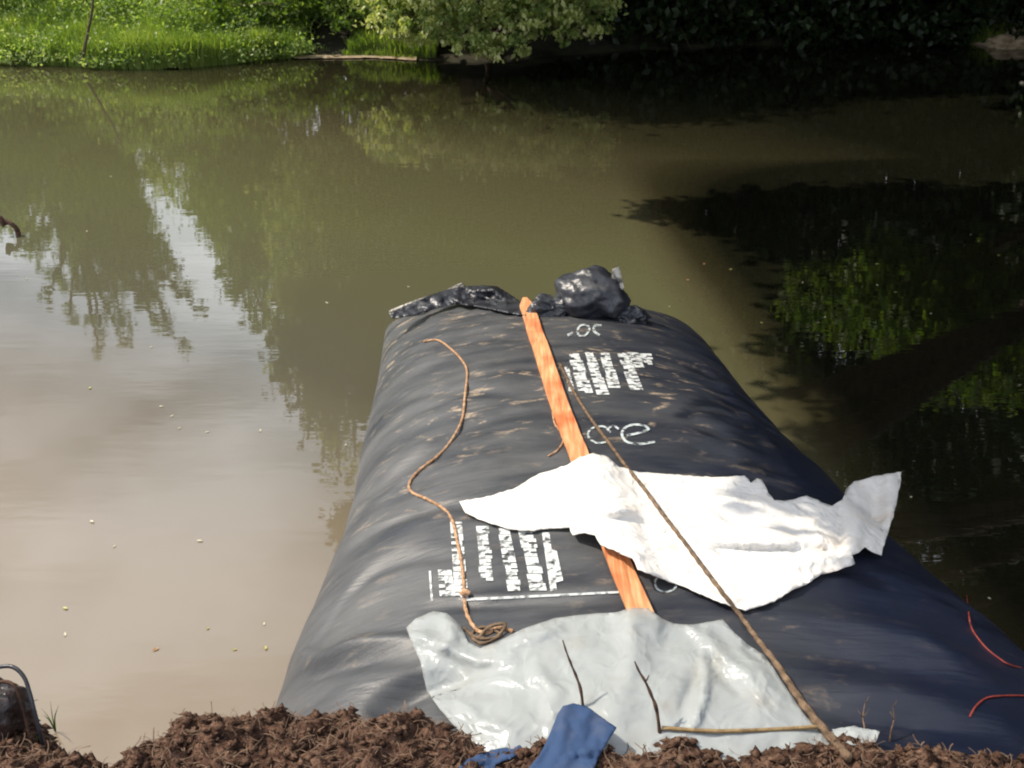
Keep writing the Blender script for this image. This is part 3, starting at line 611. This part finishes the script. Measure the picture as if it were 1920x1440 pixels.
def twig(base, pts, r, label, m_='twig', shoots=()):
    b0 = on_s(*base, 0); P_ = [b0+Vector((0, 0, -.05))]; n_ = len(pts); tot = abs(base[1]-pts[-1][1])
    for (a, c) in pts:                                             # the twig stands up from the soil: stay at the root's distance
        d = ray(a, c); yy = b0.y + .12*(abs(base[1]-c)/tot); P_.append(d*(yy/d.y)+Vector((0, 0, CH)))
    V, Fc = sweep(catmull(P_, 8), lambda t: r*(1-.6*t)*(1+.15*math.sin(t*31)), 7)
    for i, dx, dz in shoots:
        q = P_[i]; sweep([q, q+Vector((dx*.5, .0, dz*.6)), q+Vector((dx, .01, dz))], lambda t: r*.5*(1-.6*t), 5, V=V, Fc=Fc)
    return tag(link('twig', mesh('twig', V, Fc), M[m_], smooth=True), label, 'twig')
twig((1098, 1345), [(1090, 1300), (1082, 1272), (1072, 1248), (1062, 1222), (1055, 1200)], .0065, 'thin dark twig rising behind the blue cloth against the plastic sheet')
twig((1243, 1388), [(1232, 1335), (1222, 1305), (1210, 1278), (1198, 1258), (1190, 1240)], .0075, 'crooked brown twig standing in the soil right of the blue cloth', shoots=((3, .012, .02),))
twig((1620, 1395), [(1621, 1370), (1618, 1345), (1622, 1318)], .004, 'dry weed stalk on the soil beside the milky plastic scrap', 'fibre', ((2, .02, .03), (2, -.02, .025), (3, .012, .02)))
twig((1672, 1398), [(1670, 1375), (1676, 1350), (1674, 1325)], .004, 'dry weed stalk farther right on the soil before the dark tube flank', 'fibre', ((2, -.015, .03), (3, .014, .02)))
# stone, hose and sprig in the near left corner
st0 = at_z(-25, 1345, 1.02)
me = lump((st0.x, st0.y, 1.03), .13, 4.4, .3, 5, (1, .9, 1.05)); tag(link('wet_stone', me, M['stone'], smooth=True), 'dark wet stone at the left corner of the near bank', 'stone')
def lvl(a, c, z): return at_z(a, c, z)
hp = [lvl(-60, 1262, 1.16), lvl(-10, 1252, 1.19), lvl(22, 1250, 1.2), lvl(44, 1268, 1.18), lvl(56, 1300, 1.14), lvl(66, 1340, 1.08), lvl(78, 1385, 1.0), lvl(84, 1410, .93)]
tag(link('black_hose', mesh('black_hose', *sweep(catmull(hp, 8), .007, 8)), M['hose'], smooth=True), 'thin black hose arching over the wet stone at left', 'hose')
hp = [lvl(-30, 1290, 1.16), lvl(8, 1278, 1.17), lvl(30, 1290, 1.15), lvl(42, 1325, 1.08), lvl(52, 1370, 1.0), lvl(60, 1400, .95)]
tag(link('bent_root', mesh('bent_root', *sweep(catmull(hp, 8), lambda t: .007-.003*t, 8)), M['twig'], smooth=True), 'thin bent brown root looping under the black hose by the stone', 'root')
def sprig(px, py, h, n, label):
    b0 = on_s(px, py, 0); sp = empty('weed_sprig', b0, label, 'weed'); V, Fc = [], []
    for k in range(n):
        a = random.uniform(0, 6.28); q = [b0, b0+Vector((math.cos(a)*h*.1, math.sin(a)*h*.1, h*.6)), b0+Vector((math.cos(a)*h*.3, math.sin(a)*h*.3, h*random.uniform(.8, 1.1)))]
        q = catmull(q, 4); k0 = len(V)
        for i, p in enumerate(q): wd = .004*(1-i/len(q)); V += [p+Vector((wd, 0, 0)), p-Vector((wd, 0, 0))]
        for i in range(len(q)-1): j = k0+2*i; Fc.append((j, j+1, j+3, j+2))
    part('blade', mesh('blade', V, Fc), M['weed'], sp, kind='stuff')
sprig(104, 1372, .14, 7, 'small green sprig on the soil right of the wet stone'); sprig(76, 1392, .05, 6, 'tiny yellowish weed at the foot of the black hose')

# ---------------------------------------------------------------- foliage
def leaves(C, size, rnd_, up=.35, droop=0.0):                       # C (n,3) centres -> leaf quads folded along the midrib
    n_ = len(C); d = rnd_.normal(size=(n_, 3)); d[:, 2] -= droop; d /= np.linalg.norm(d, axis=1)[:, None]
    nn = rnd_.normal(size=(n_, 3)); nn[:, 2] += up*3; nn -= (nn*d).sum(1)[:, None]*d; nn /= np.linalg.norm(nn, axis=1)[:, None]+1e-9
    s = np.cross(d, nn); L_ = (size*rnd_.uniform(.6, 1.25, n_))[:, None]; W = L_*.30
    V = np.stack([C-d*L_*.5, C+s*W+nn*W*.25, C+d*L_*.5, C-s*W+nn*W*.25], 1).reshape(-1, 3)
    i = np.arange(n_)[:, None]*4; Fq = np.concatenate([i+np.array([[0, 1, 2]]), i+np.array([[0, 2, 3]])], 0)
    order = np.argsort(np.tile(np.arange(n_), 2), kind='stable'); return V, Fq[order]
def leaf_object(name, V, Fc, rnd_vals, matl, root, kind='stuff'):
    V = V-np.array(root.location) if root else V
    me = npmesh(name, V, Fc); at = me.attributes.new('rnd', 'FLOAT', 'FACE'); at.data.foreach_set('value', np.asarray(rnd_vals, np.float32))
    o = link(name, me, matl, root); o['kind'] = kind; return o
def crown_points(blobs, n_, rnd_, clump=.16, hang=0.0, shell=.55):
    vol = np.array([b_[1][0]*b_[1][1]*b_[1][2] if isinstance(b_[1], tuple) else b_[1]**3 for b_ in blobs])**.75; cnt = (n_*vol/vol.sum()).astype(int); out = []; val = []
    for (c, r), k in zip(blobs, cnt):
        r = np.array(r if isinstance(r, tuple) else (r, r, r)); m_ = max(6, k//34)
        v = rnd_.normal(size=(m_, 3)); v /= np.linalg.norm(v, axis=1)[:, None]; v *= (shell+(1.08-shell)*rnd_.random(m_)[:, None]**.7)
        cc = np.array(c)+v*r; tone = rnd_.random(m_); ix = rnd_.integers(0, m_, k)
        sp = rnd_.normal(size=(k, 3))*clump*r.mean()*rnd_.uniform(.5, 1.4, m_)[ix][:, None]; sp[:, 2] *= .7+hang; sp[:, 2] -= hang*np.abs(rnd_.normal(size=k))*r.mean()*.25
        out.append(cc[ix]+sp); val.append(np.clip(.6*tone[ix]+.4*rnd_.random(k), 0, 1))
    return np.concatenate(out), np.concatenate(val)
def tree(name, base, blobs, n_, size, matl, label, cat='tree', tr=.16, group=None, seed=0, hang=0.0, limbs=True, clump=.16, up=.35, droop=.0, shell=.55):
    rnd_ = np.random.default_rng(seed); base = Vector(base); base.z = max(0.0, land(base.x, base.y))-.1
    root = empty(name, base, label, cat, group)
    cz = sum((Vector(b_[0]) for b_ in blobs), Vector())/len(blobs); V, Fc = [], []
    fork = base.lerp(Vector((cz.x, cz.y, cz.z)), .45); fork.x = base.x*.6+fork.x*.4; fork.y = base.y*.6+fork.y*.4
    sweep(catmull([base, base.lerp(fork, .5)+Vector((.1, .05, 0)), fork], 5), lambda t: tr*(1.25-.45*t), 9, V=V, Fc=Fc)
    for c, r in blobs:
        c = Vector(c); mid = fork.lerp(c, .5)+Vector((rnd_.normal()*.2, rnd_.normal()*.2, .25)); sweep(catmull([fork, mid, c], 5), lambda t: tr*.62*(1-.75*t), 6, V=V, Fc=Fc)
        if limbs:
            rr = max(r) if isinstance(r, tuple) else r
            for _ in range(3):
                e = c+Vector(rnd_.normal(size=3))*rr*.55; sweep([c.lerp(mid, .3), e], lambda t: tr*.22*(1-.7*t), 4, V=V, Fc=Fc)
    part('trunk', mesh('trunk', V, Fc), M['bark'], root, True)
    C, val = crown_points(blobs, n_, rnd_, clump, hang, shell); Vl, Fl = leaves(C, size, rnd_, up, droop)
    leaf_object('crown', Vl, Fl, np.repeat(val, 2), M[matl], root)
    return root
def B(p, r): return ((p.x, p.y, p.z), r)
# trees behind the left shore (seen in the mirror of the pond)
def mir(px, py, D):                                                # place whose mirror image shows at this pixel
    d = ray(px, py); k = D/d.y; return Vector((d.x*k, D, -(CH+d.z*k)))
def fronds(start, tips, D, r0, r1, n_=6):
    out = []
    for k, (a, c) in enumerate(tips):
        for i in range(n_):
            t = i/(n_-1); r = r0+(r1-r0)*t; out.append(B(mir(start[0]+(a-start[0])*t, start[1]+(c-start[1])*t**.8, D+.5*math.sin(k*2.1)*t), (r, r, r*1.25)))
    return out
tree('tree', (-12.2, 27, 0), fronds((200, 330), [(45, 470), (90, 560), (130, 590), (185, 655), (235, 650), (290, 610), (345, 650), (375, 585), (330, 500), (260, 560)], 27, .62, .2), 42000, .13, 'leaf_mid', 'tall feathery tree standing behind the grass on the left far bank', tr=.2, seed=1, hang=.3, clump=.3, limbs=False)
tree('tree', (-14.6, 25.5, 0), [B(mir(-70, 330, 25), 1.5)]+fronds((20, 260), [(20, 400), (70, 480), (-60, 470), (120, 370)], 25.5, .8, .3, 5), 22000, .15, 'leaf_mid', 'broad green tree at the far left end of the opposite bank', tr=.18, seed=2, clump=.25, limbs=False)
tree('tree', (-8.0, 26.5, 0), [B(mir(420, 300, 26), 1.3)]+fronds((460, 330), [(470, 600), (500, 610), (545, 600), (440, 540), (410, 430), (370, 400)], 26, 1.0, .3), 34000, .15, 'leaf_mid', 'rounded green tree rising behind the dark hollow in the far bank', tr=.2, seed=3, clump=.25, limbs=False)
tree('tree', (-4.6, 25.5, 0), fronds((620, 380), [(520, 690), (545, 710), (590, 790), (605, 870), (640, 900), (665, 850), (690, 760), (580, 620)], 25, 1.25, .34, 7), 60000, .16, 'leaf_pale', 'tall yellow green tree leaning over the far bank above the hollow', tr=.25, seed=4, clump=.22, limbs=False)
tree('tree', (-1.0, 26.5, 0), [B(mir(750, 330, 26), 2.0), B(mir(780, 440, 26), 2.0), B(mir(720, 520, 26), 1.6), B(mir(860, 400, 26.5), 2.0), B(mir(900, 480, 26), 1.6)], 18000, .2, 'leaf_mid', 'large green tree standing right behind the overhanging shrub', tr=.3, seed=5)
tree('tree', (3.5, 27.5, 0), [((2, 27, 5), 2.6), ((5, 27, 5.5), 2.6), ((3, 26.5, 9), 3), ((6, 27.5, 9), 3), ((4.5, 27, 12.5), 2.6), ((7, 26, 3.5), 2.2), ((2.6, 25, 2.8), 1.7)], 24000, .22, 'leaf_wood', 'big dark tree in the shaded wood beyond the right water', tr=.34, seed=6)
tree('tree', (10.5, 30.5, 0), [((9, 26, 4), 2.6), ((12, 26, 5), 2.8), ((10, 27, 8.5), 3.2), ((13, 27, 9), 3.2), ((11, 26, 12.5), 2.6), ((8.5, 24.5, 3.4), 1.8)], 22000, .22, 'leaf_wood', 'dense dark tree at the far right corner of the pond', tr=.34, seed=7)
# overhanging boughs: their shade lies on the right half of the water
SH = 5.4
a_t = [(1010, 150, 1.2), (1110, 175, 1.35), (1230, 180, 1.5), (1370, 160, 1.6), (1530, 135, 1.6), (1700, 130, 1.6), (1880, 135, 1.7), (1150, 120, 1.6), (1330, 105, 1.9), (1500, 95, 1.9), (1700, 95, 1.9), (1650, 150, 1.0)]
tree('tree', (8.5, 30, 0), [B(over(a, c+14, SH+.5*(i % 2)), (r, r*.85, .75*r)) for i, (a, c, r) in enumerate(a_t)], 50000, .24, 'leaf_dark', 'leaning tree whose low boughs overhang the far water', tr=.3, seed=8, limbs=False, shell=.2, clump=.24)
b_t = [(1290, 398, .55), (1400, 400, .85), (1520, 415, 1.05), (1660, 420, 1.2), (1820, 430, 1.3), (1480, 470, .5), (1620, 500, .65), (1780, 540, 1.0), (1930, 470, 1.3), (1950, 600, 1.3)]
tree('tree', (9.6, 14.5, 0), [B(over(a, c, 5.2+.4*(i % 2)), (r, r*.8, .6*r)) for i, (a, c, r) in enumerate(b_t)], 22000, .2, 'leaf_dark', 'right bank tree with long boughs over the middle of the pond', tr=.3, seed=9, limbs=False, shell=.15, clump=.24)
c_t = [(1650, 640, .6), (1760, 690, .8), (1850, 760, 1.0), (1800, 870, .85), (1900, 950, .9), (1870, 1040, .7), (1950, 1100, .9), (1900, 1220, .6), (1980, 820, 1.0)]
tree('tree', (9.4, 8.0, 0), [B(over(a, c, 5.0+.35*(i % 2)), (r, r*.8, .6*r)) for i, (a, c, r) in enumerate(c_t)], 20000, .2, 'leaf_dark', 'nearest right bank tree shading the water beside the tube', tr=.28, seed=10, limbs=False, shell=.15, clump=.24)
tree('tree', (12.5, 19.5, 0), [B(mir(1700, 540, 17), (1.0, 1, .9)), B(mir(1850, 560, 17), (1.0, 1, .8)), B(mir(1760, 640, 16), .9), B(mir(1880, 660, 16.5), .9), B(mir(1560, 560, 18), .8)], 13000, .16, 'leaf_mid', 'green tree on the right bank mirrored in the shaded water', tr=.22, seed=11)

for i, (x, hh, lab, mt_) in enumerate([(-15.5, 3.6, 'mid green thicket behind the bushes at the far left end', 'leaf_mid'), (-12.6, 3.4, 'green thicket between the broad tree and the feathery tree', 'leaf_mid'), (-9.8, 3.7, 'fresh green thicket under the feathery tree', 'leaf_pale'), (-7.2, 4.6, 'green thicket under the rounded tree', 'leaf_mid'), (-4.6, 5.4, 'yellow green thicket under the leaning tree', 'leaf_mid'), (-2.0, 6.0, 'fresh green thicket left behind the drooping shrub', 'leaf_pale'), (.6, 6.0, 'green thicket right behind the drooping shrub', 'leaf_mid')]):
    bl_ = [((x+dx, 28.6+dy, land(x, 28.6)+hh*k), (1.5, 1.1, 1.0)) for dx, dy, k in ((-.7, 0, .12), (.7, .3, .14), (0, .2, .35), (-.6, .5, .55), (.7, .1, .58), (0, 0, .8))]
    tree('thicket', (x, 28.8, 0), bl_, 11000, .17, mt_, lab, 'thicket', tr=.08, seed=60+i, shell=.2)
# closed wood behind the right half of the pond and along its right bank
rw = random.Random(3)
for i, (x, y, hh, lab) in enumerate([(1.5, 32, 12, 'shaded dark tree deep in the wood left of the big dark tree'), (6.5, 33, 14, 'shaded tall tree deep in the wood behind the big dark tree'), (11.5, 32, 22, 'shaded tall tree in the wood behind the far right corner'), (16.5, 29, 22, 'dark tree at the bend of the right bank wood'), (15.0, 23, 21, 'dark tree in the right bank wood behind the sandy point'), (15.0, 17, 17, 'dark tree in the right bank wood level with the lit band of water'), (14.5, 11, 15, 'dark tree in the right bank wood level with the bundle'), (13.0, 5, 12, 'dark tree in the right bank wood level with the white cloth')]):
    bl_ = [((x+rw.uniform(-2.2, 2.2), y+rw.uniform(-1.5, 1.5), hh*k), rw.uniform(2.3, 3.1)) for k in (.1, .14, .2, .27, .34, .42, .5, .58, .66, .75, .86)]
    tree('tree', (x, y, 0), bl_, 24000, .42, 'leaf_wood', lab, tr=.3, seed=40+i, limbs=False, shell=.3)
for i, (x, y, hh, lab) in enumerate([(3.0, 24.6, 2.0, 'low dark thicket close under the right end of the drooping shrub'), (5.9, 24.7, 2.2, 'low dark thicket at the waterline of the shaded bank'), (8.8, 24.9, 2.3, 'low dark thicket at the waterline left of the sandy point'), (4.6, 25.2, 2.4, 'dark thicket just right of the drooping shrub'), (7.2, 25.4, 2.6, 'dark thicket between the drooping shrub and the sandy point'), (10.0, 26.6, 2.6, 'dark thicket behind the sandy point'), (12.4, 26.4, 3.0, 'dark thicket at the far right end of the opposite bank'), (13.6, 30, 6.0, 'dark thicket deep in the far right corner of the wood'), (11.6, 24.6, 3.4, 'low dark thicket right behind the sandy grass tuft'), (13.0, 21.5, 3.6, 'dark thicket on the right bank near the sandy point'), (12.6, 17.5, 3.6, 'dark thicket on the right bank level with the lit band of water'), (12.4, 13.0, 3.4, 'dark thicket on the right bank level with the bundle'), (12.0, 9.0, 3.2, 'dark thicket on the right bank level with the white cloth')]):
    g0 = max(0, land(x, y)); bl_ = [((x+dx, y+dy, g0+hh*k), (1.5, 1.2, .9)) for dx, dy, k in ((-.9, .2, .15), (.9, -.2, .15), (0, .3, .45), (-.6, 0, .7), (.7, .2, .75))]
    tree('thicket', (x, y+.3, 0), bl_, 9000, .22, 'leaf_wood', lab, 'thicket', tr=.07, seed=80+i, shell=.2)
tree('tree', (13.2, 12.5, 0), [B(over(a, c, 6.0), (r, r, r*.7)) for a, c, r in [(1620, 420, 1.3), (1780, 440, 1.6), (1960, 460, 2.0), (1790, 620, 1.2), (1960, 700, 1.6), (2020, 950, 1.2)]], 26000, .32, 'leaf_wood', 'added unseen leaf canopy blocking sky light over the right water', tr=.34, seed=95, limbs=False, shell=.2)  # out-of-view crown added to keep sky light off the right water
# ---- shrub whose branches hang to the water
sb = []
for a, c, D, r in [(760, 30, 20.7, (.75, .6, .6)), (830, 45, 20.3, (.75, .6, .5)), (900, 40, 20.0, (.8, .6, .55)), (960, 60, 19.8, (.7, .55, .42)), (1020, 30, 20.0, (.8, .6, .5)), (1090, 25, 20.2, (.7, .6, .42)), (1130, 35, 20.4, (.35, .4, .35)), (880, 0, 20.6, (1.2, .8, .7)), (1020, -15, 20.8, (1.2, .8, .7)), (905, 88, 19.7, (.3, .35, .22)), (780, -10, 21.2, (1.0, .8, .6)), (740, 60, 20.9, (.35, .35, .3)), (1110, -20, 20.6, (.5, .6, .6)), (700, -25, 21.6, (.7, .6, .5)), (1060, 60, 19.8, (.3, .3, .25)), (850, 80, 19.9, (.25, .3, .2))]:
    d = ray(a, c); k = D/d.y; sb.append(((d.x*k, D, CH+d.z*k), r))
tree('shrub', (-.6, 22.4, 0), sb, 15000, .12, 'leaf_pale', 'broad pale leaved shrub drooping over the far shore into the water', 'shrub', tr=.07, seed=12, clump=.13, up=.5, droop=.7, shell=.45)
# dark leafy bushes by the hollow
sb = []
for a, c, D, r in [(430, 12, 22.8, (.5, .5, .35)), (470, 30, 22.9, (.35, .4, .3)), (520, 0, 23.2, (.8, .5, .35)), (600, 5, 23.6, (.8, .5, .3)), (660, 20, 23.2, (.6, .5, .4))]:
    d = ray(a, c); k = D/d.y; sb.append(((d.x*k, D, CH+d.z*k), r))
tree('bush', (-4.8, 24.0, 0), sb, 3200, .13, 'leaf_mid', 'sparse broad leaved bush framing the dark hollow in the bank', 'bush', tr=.04, seed=13, clump=.25)
for i, (bx_, by, hh, lab) in enumerate([(-9.2, 24.6, 1.4, 'leafy bush standing behind the bright grass near the dead stick'), (-12.0, 25.6, 1.6, 'leafy bush at the left edge of the far bank grass'), (-6.9, 24.4, 1.2, 'leafy bush above the right end of the bright grass')]):
    z0 = land(bx_, by); tree('bush', (bx_, by, 0), [((bx_+dx, by+dy, z0+hh*.55+dz), (1.0, .8, .6)) for dx, dy, dz in ((0, 0, 0), (-.9, .3, -.1), (.8, .2, .1), (.1, .5, .5))], 5000, .12, 'leaf_mid', lab, 'bush', tr=.05, seed=20+i)
# lit grass on the left shore
rg = np.random.default_rng(5)
def grass(xs, ds, hs, wd, nm, label, matl, lean=.35, hol=None, n=None):
    n_ = n; x = rg.uniform(*xs, n_); e = rg.random(n_)**1.3*ds[1]+ds[0]; P_ = []
    keep = np.ones(n_, bool); y = np.array([shore(a) for a in x])+e
    if hol: keep = ~((x > hol[0]) & (x < hol[1]) & (rg.random(n_) < .97))
    x, y, e = x[keep], y[keep], e[keep]; n_ = len(x)
    z = np.array([max(0, land(a, c)) for a, c in zip(x, y)])-.02
    cl = np.array([.5+.6*fbm(a*1.3, c*1.3, 4, 2) for a, c in zip(x, y)]); h = (hs[0]+(hs[1]-hs[0])*np.clip(cl+rg.normal(size=n_)*.18, 0, 1))
    a = rg.uniform(0, 6.28, n_); ln = h*lean*rg.uniform(.2, 1.3, n_); b0 = np.stack([x, y, z], 1); fa = rg.uniform(-.9, .9, n_); sd_ = np.stack([np.cos(fa), np.sin(fa), np.zeros(n_)], 1)*(wd*rg.uniform(.6, 1.3, n_))[:, None]
    dv = np.stack([np.cos(a)*ln, np.sin(a)*ln, np.zeros(n_)], 1); up_ = np.zeros((n_, 3)); up_[:, 2] = h
    m1 = b0+up_*.6+dv*.35; tp = b0+up_*(1-.25*(ln/h))[:, None]+dv
    V = np.stack([b0-sd_, b0+sd_, m1+sd_*.8, m1-sd_*.8, tp], 1).reshape(-1, 3); i = np.arange(n_)[:, None]*5
    Fq = np.stack([i+np.array([[0, 1, 2]]), i+np.array([[0, 2, 3]]), i+np.array([[3, 2, 4]])], 1).reshape(-1, 3)
    o = leaf_object(nm, V, Fq, np.repeat(np.clip(cl*.5+rg.random(n_)*.5, 0, 1), 3), M[matl], None); return tag(o, label, 'grass')
grass((-13.5, -4.6), (-.05, 3.2), (.25, .75), .011, 'grass', 'lush bright green grass covering the left far shore', 'grass', n=46000)
grass((-5.2, -2.0), (-.02, .5), (.05, .22), .008, 'grass', 'short sparse grass along the pale silt below the dark hollow', 'grass', n=1800, hol=(-4.4, -3.6))
grass((-3.5, -1.6), (.1, 1.0), (.2, .6), .012, 'grass', 'tuft of bright grass left of the drooping shrub', 'grass', n=3500)
grass((10.5, 13.0), (-.25, 1.0), (.3, .62), .013, 'grass', 'bright grass tuft on the small sandy point at far right', 'grass', n=2600)
# weeds: leafy clumps among the grass
wc_, wv = [], []
for _ in range(210):
    x = random.uniform(-13, -4.4); y = shore(x)+random.random()**1.5*1.6+.02; z = max(0, land(x, y)); r = random.uniform(.14, .42); k = 220; q = rg.normal(size=(k, 3))*r*.55; q[:, 2] = np.abs(q[:, 2])*1.1
    wc_.append(np.array([x, y, z+.05])+q); wv.append(np.clip(random.random()*.6+rg.random(k)*.4, 0, 1))
for _ in range(70):
    x = random.uniform(-14.5, -5); y = shore(x)+random.uniform(1.3, 4.2); z = max(0, land(x, y)); r = random.uniform(.4, .75); k = 420; q = rg.normal(size=(k, 3))*r*.5; q[:, 2] = np.abs(q[:, 2])*1.5
    wc_.append(np.array([x, y, z+.05])+q); wv.append(np.clip(random.random()*.7+rg.random(k)*.3, 0, 1))
Vl, Fl = leaves(np.concatenate(wc_), .085, rg, .6)
tag(leaf_object('weeds', Vl, Fl, np.repeat(np.concatenate(wv), 2), M['weed'], None), 'small leaved pale weeds mounded along the left waterline', 'weeds')
# dead stick in the grass, silt strip, sandy point
def stickup(px, py, D, pts, r, label, name='dead_stick'):
    V = []; P_ = []
    for a, c in pts: d = ray(a, c); k = D/d.y; P_.append(Vector((d.x*k, D+random.uniform(-.04, .04), CH+d.z*k)))
    return tag(link(name, mesh(name, *sweep(catmull(P_, 6), lambda t: r*(1-.5*t), 7)), M['bark'], smooth=True), label, 'stick')
stickup(0, 0, 21.0, [(152, 118), (160, 85), (168, 50), (172, 20), (178, -40)], .035, 'thin grey dead stick standing in the bright shore grass')
for i, (x0, x1, e0) in enumerate([(-4.6, -2.0, .12)]):
    q = [[(x, shore(x)-.12+v*.42+.05*fbm(x*3, v, 2), .02+.035*math.sin(math.pi*v)+.01*fbm(x*6, v*3)) for v in np.linspace(0, 1, 8)] for x in np.linspace(x0, x1, 60)]
    tag(link('silt_strip', grid_mesh('silt_strip', np.array(q)), M['sand'], smooth=True), 'narrow pale silt strip along the far waterline', kind='structure')
sp0 = at_z(1900, 92, 0)
me = lump((sp0.x+.45, sp0.y+.5, -.05), 1.0, 7.7, .3, 5, (1.2, .7, .4)); tag(link('sandy_point', me, M['sand'], smooth=True), 'small sandy point with grass at far right of the pond', kind='structure')

# ---------------------------------------------------------------- floating leaves and small things in the water
lm = {}
for k, v in (('a', 0.1), ('b', .6), ('c', .95)):
    V_, F_ = [(-.5, 0, .05), (-.2, .22, .1), (.2, .2, .06), (.55, 0, .14), (.2, -.2, .09), (-.2, -.22, .03), (0, 0, .0)], [(6, 0, 1), (6, 1, 2), (6, 2, 3), (6, 3, 4), (6, 4, 5), (6, 5, 0)]
    me = mesh('floating_leaf', V_, F_); at = me.attributes.new('rnd', 'FLOAT', 'FACE'); at.data.foreach_set('value', [v]*6); me.materials.append(M['speck']); lm[k] = me
spots = [(302, 762, 'a'), (322, 780, 'a'), (336, 803, 'a'), (388, 810, 'a'), (172, 978, 'a'), (374, 1014, 'a'), (292, 1218, 'c'), (495, 1170, 'a'), (440, 1218, 'b'), (498, 1215, 'b'), (1643, 110, 'a'), (1343, 180, 'a'), (1290, 525, 'c'), (1370, 505, 'b'), (1505, 530, 'a'), (1645, 535, 'a'), (1820, 440, 'a'), (1835, 452, 'a'), (1708, 932, 'a'), (1855, 1122, 'a'), (1428, 605, 'b'), (1535, 605, 'b'), (1320, 495, 'c'), (1190, 33, 'b'), (1645, 495, 'b')]
for _ in range(34): spots.append((random.uniform(20, 1880), random.uniform(330, 1200), random.choice('aab')))
for a, c, k in spots:
    p = at_z(a, c, .003)
    if tubeH(p.x, p.y) > -.5 or soil(p.x, min(p.y, 3.4)) > .02 and p.y < 3.4: continue
    ob = bpy.data.objects.new('floating_leaf', lm[k]); COL.objects.link(ob); ob.location = p; s = random.uniform(.018, .035)*(1+p.y*.03); ob.scale = (s, s, s); ob.rotation_euler = (0, 0, random.uniform(0, 6.28))
    cn_ = {'a': 'pale', 'b': 'yellowish', 'c': 'reddish'}[k]; wh = 'the dark shaded water at right' if a > 1250 else 'the olive water beyond the tube' if a > 650 else 'the greenish far left water' if c < 640 else 'the silty near left water'
    tag(ob, f'tiny {cn_} leaf fragment floating on {wh}', 'leaf', f'{cn_} leaf fragments on {wh}')
# broken snag at the left, out in the water
p0 = at_z(36, 442, 0); V, Fc = sweep(catmull([p0+Vector((0, 0, -.1)), p0+Vector((-.01, 0, .06)), p0+Vector((-.05, 0, .13)), p0+Vector((-.14, .02, .17))], 5), lambda t: .03-.008*t, 7)
sweep([p0+Vector((-.13, .02, .11)), p0+Vector((-.16, .02, .16)), p0+Vector((-.17, .0, .22))], lambda t: .045-.02*t, 7, V=V, Fc=Fc)
tag(link('broken_snag', mesh('broken_snag', V, Fc), M['twig'], smooth=True), 'small dark broken snag poking out of the water at left', 'snag')
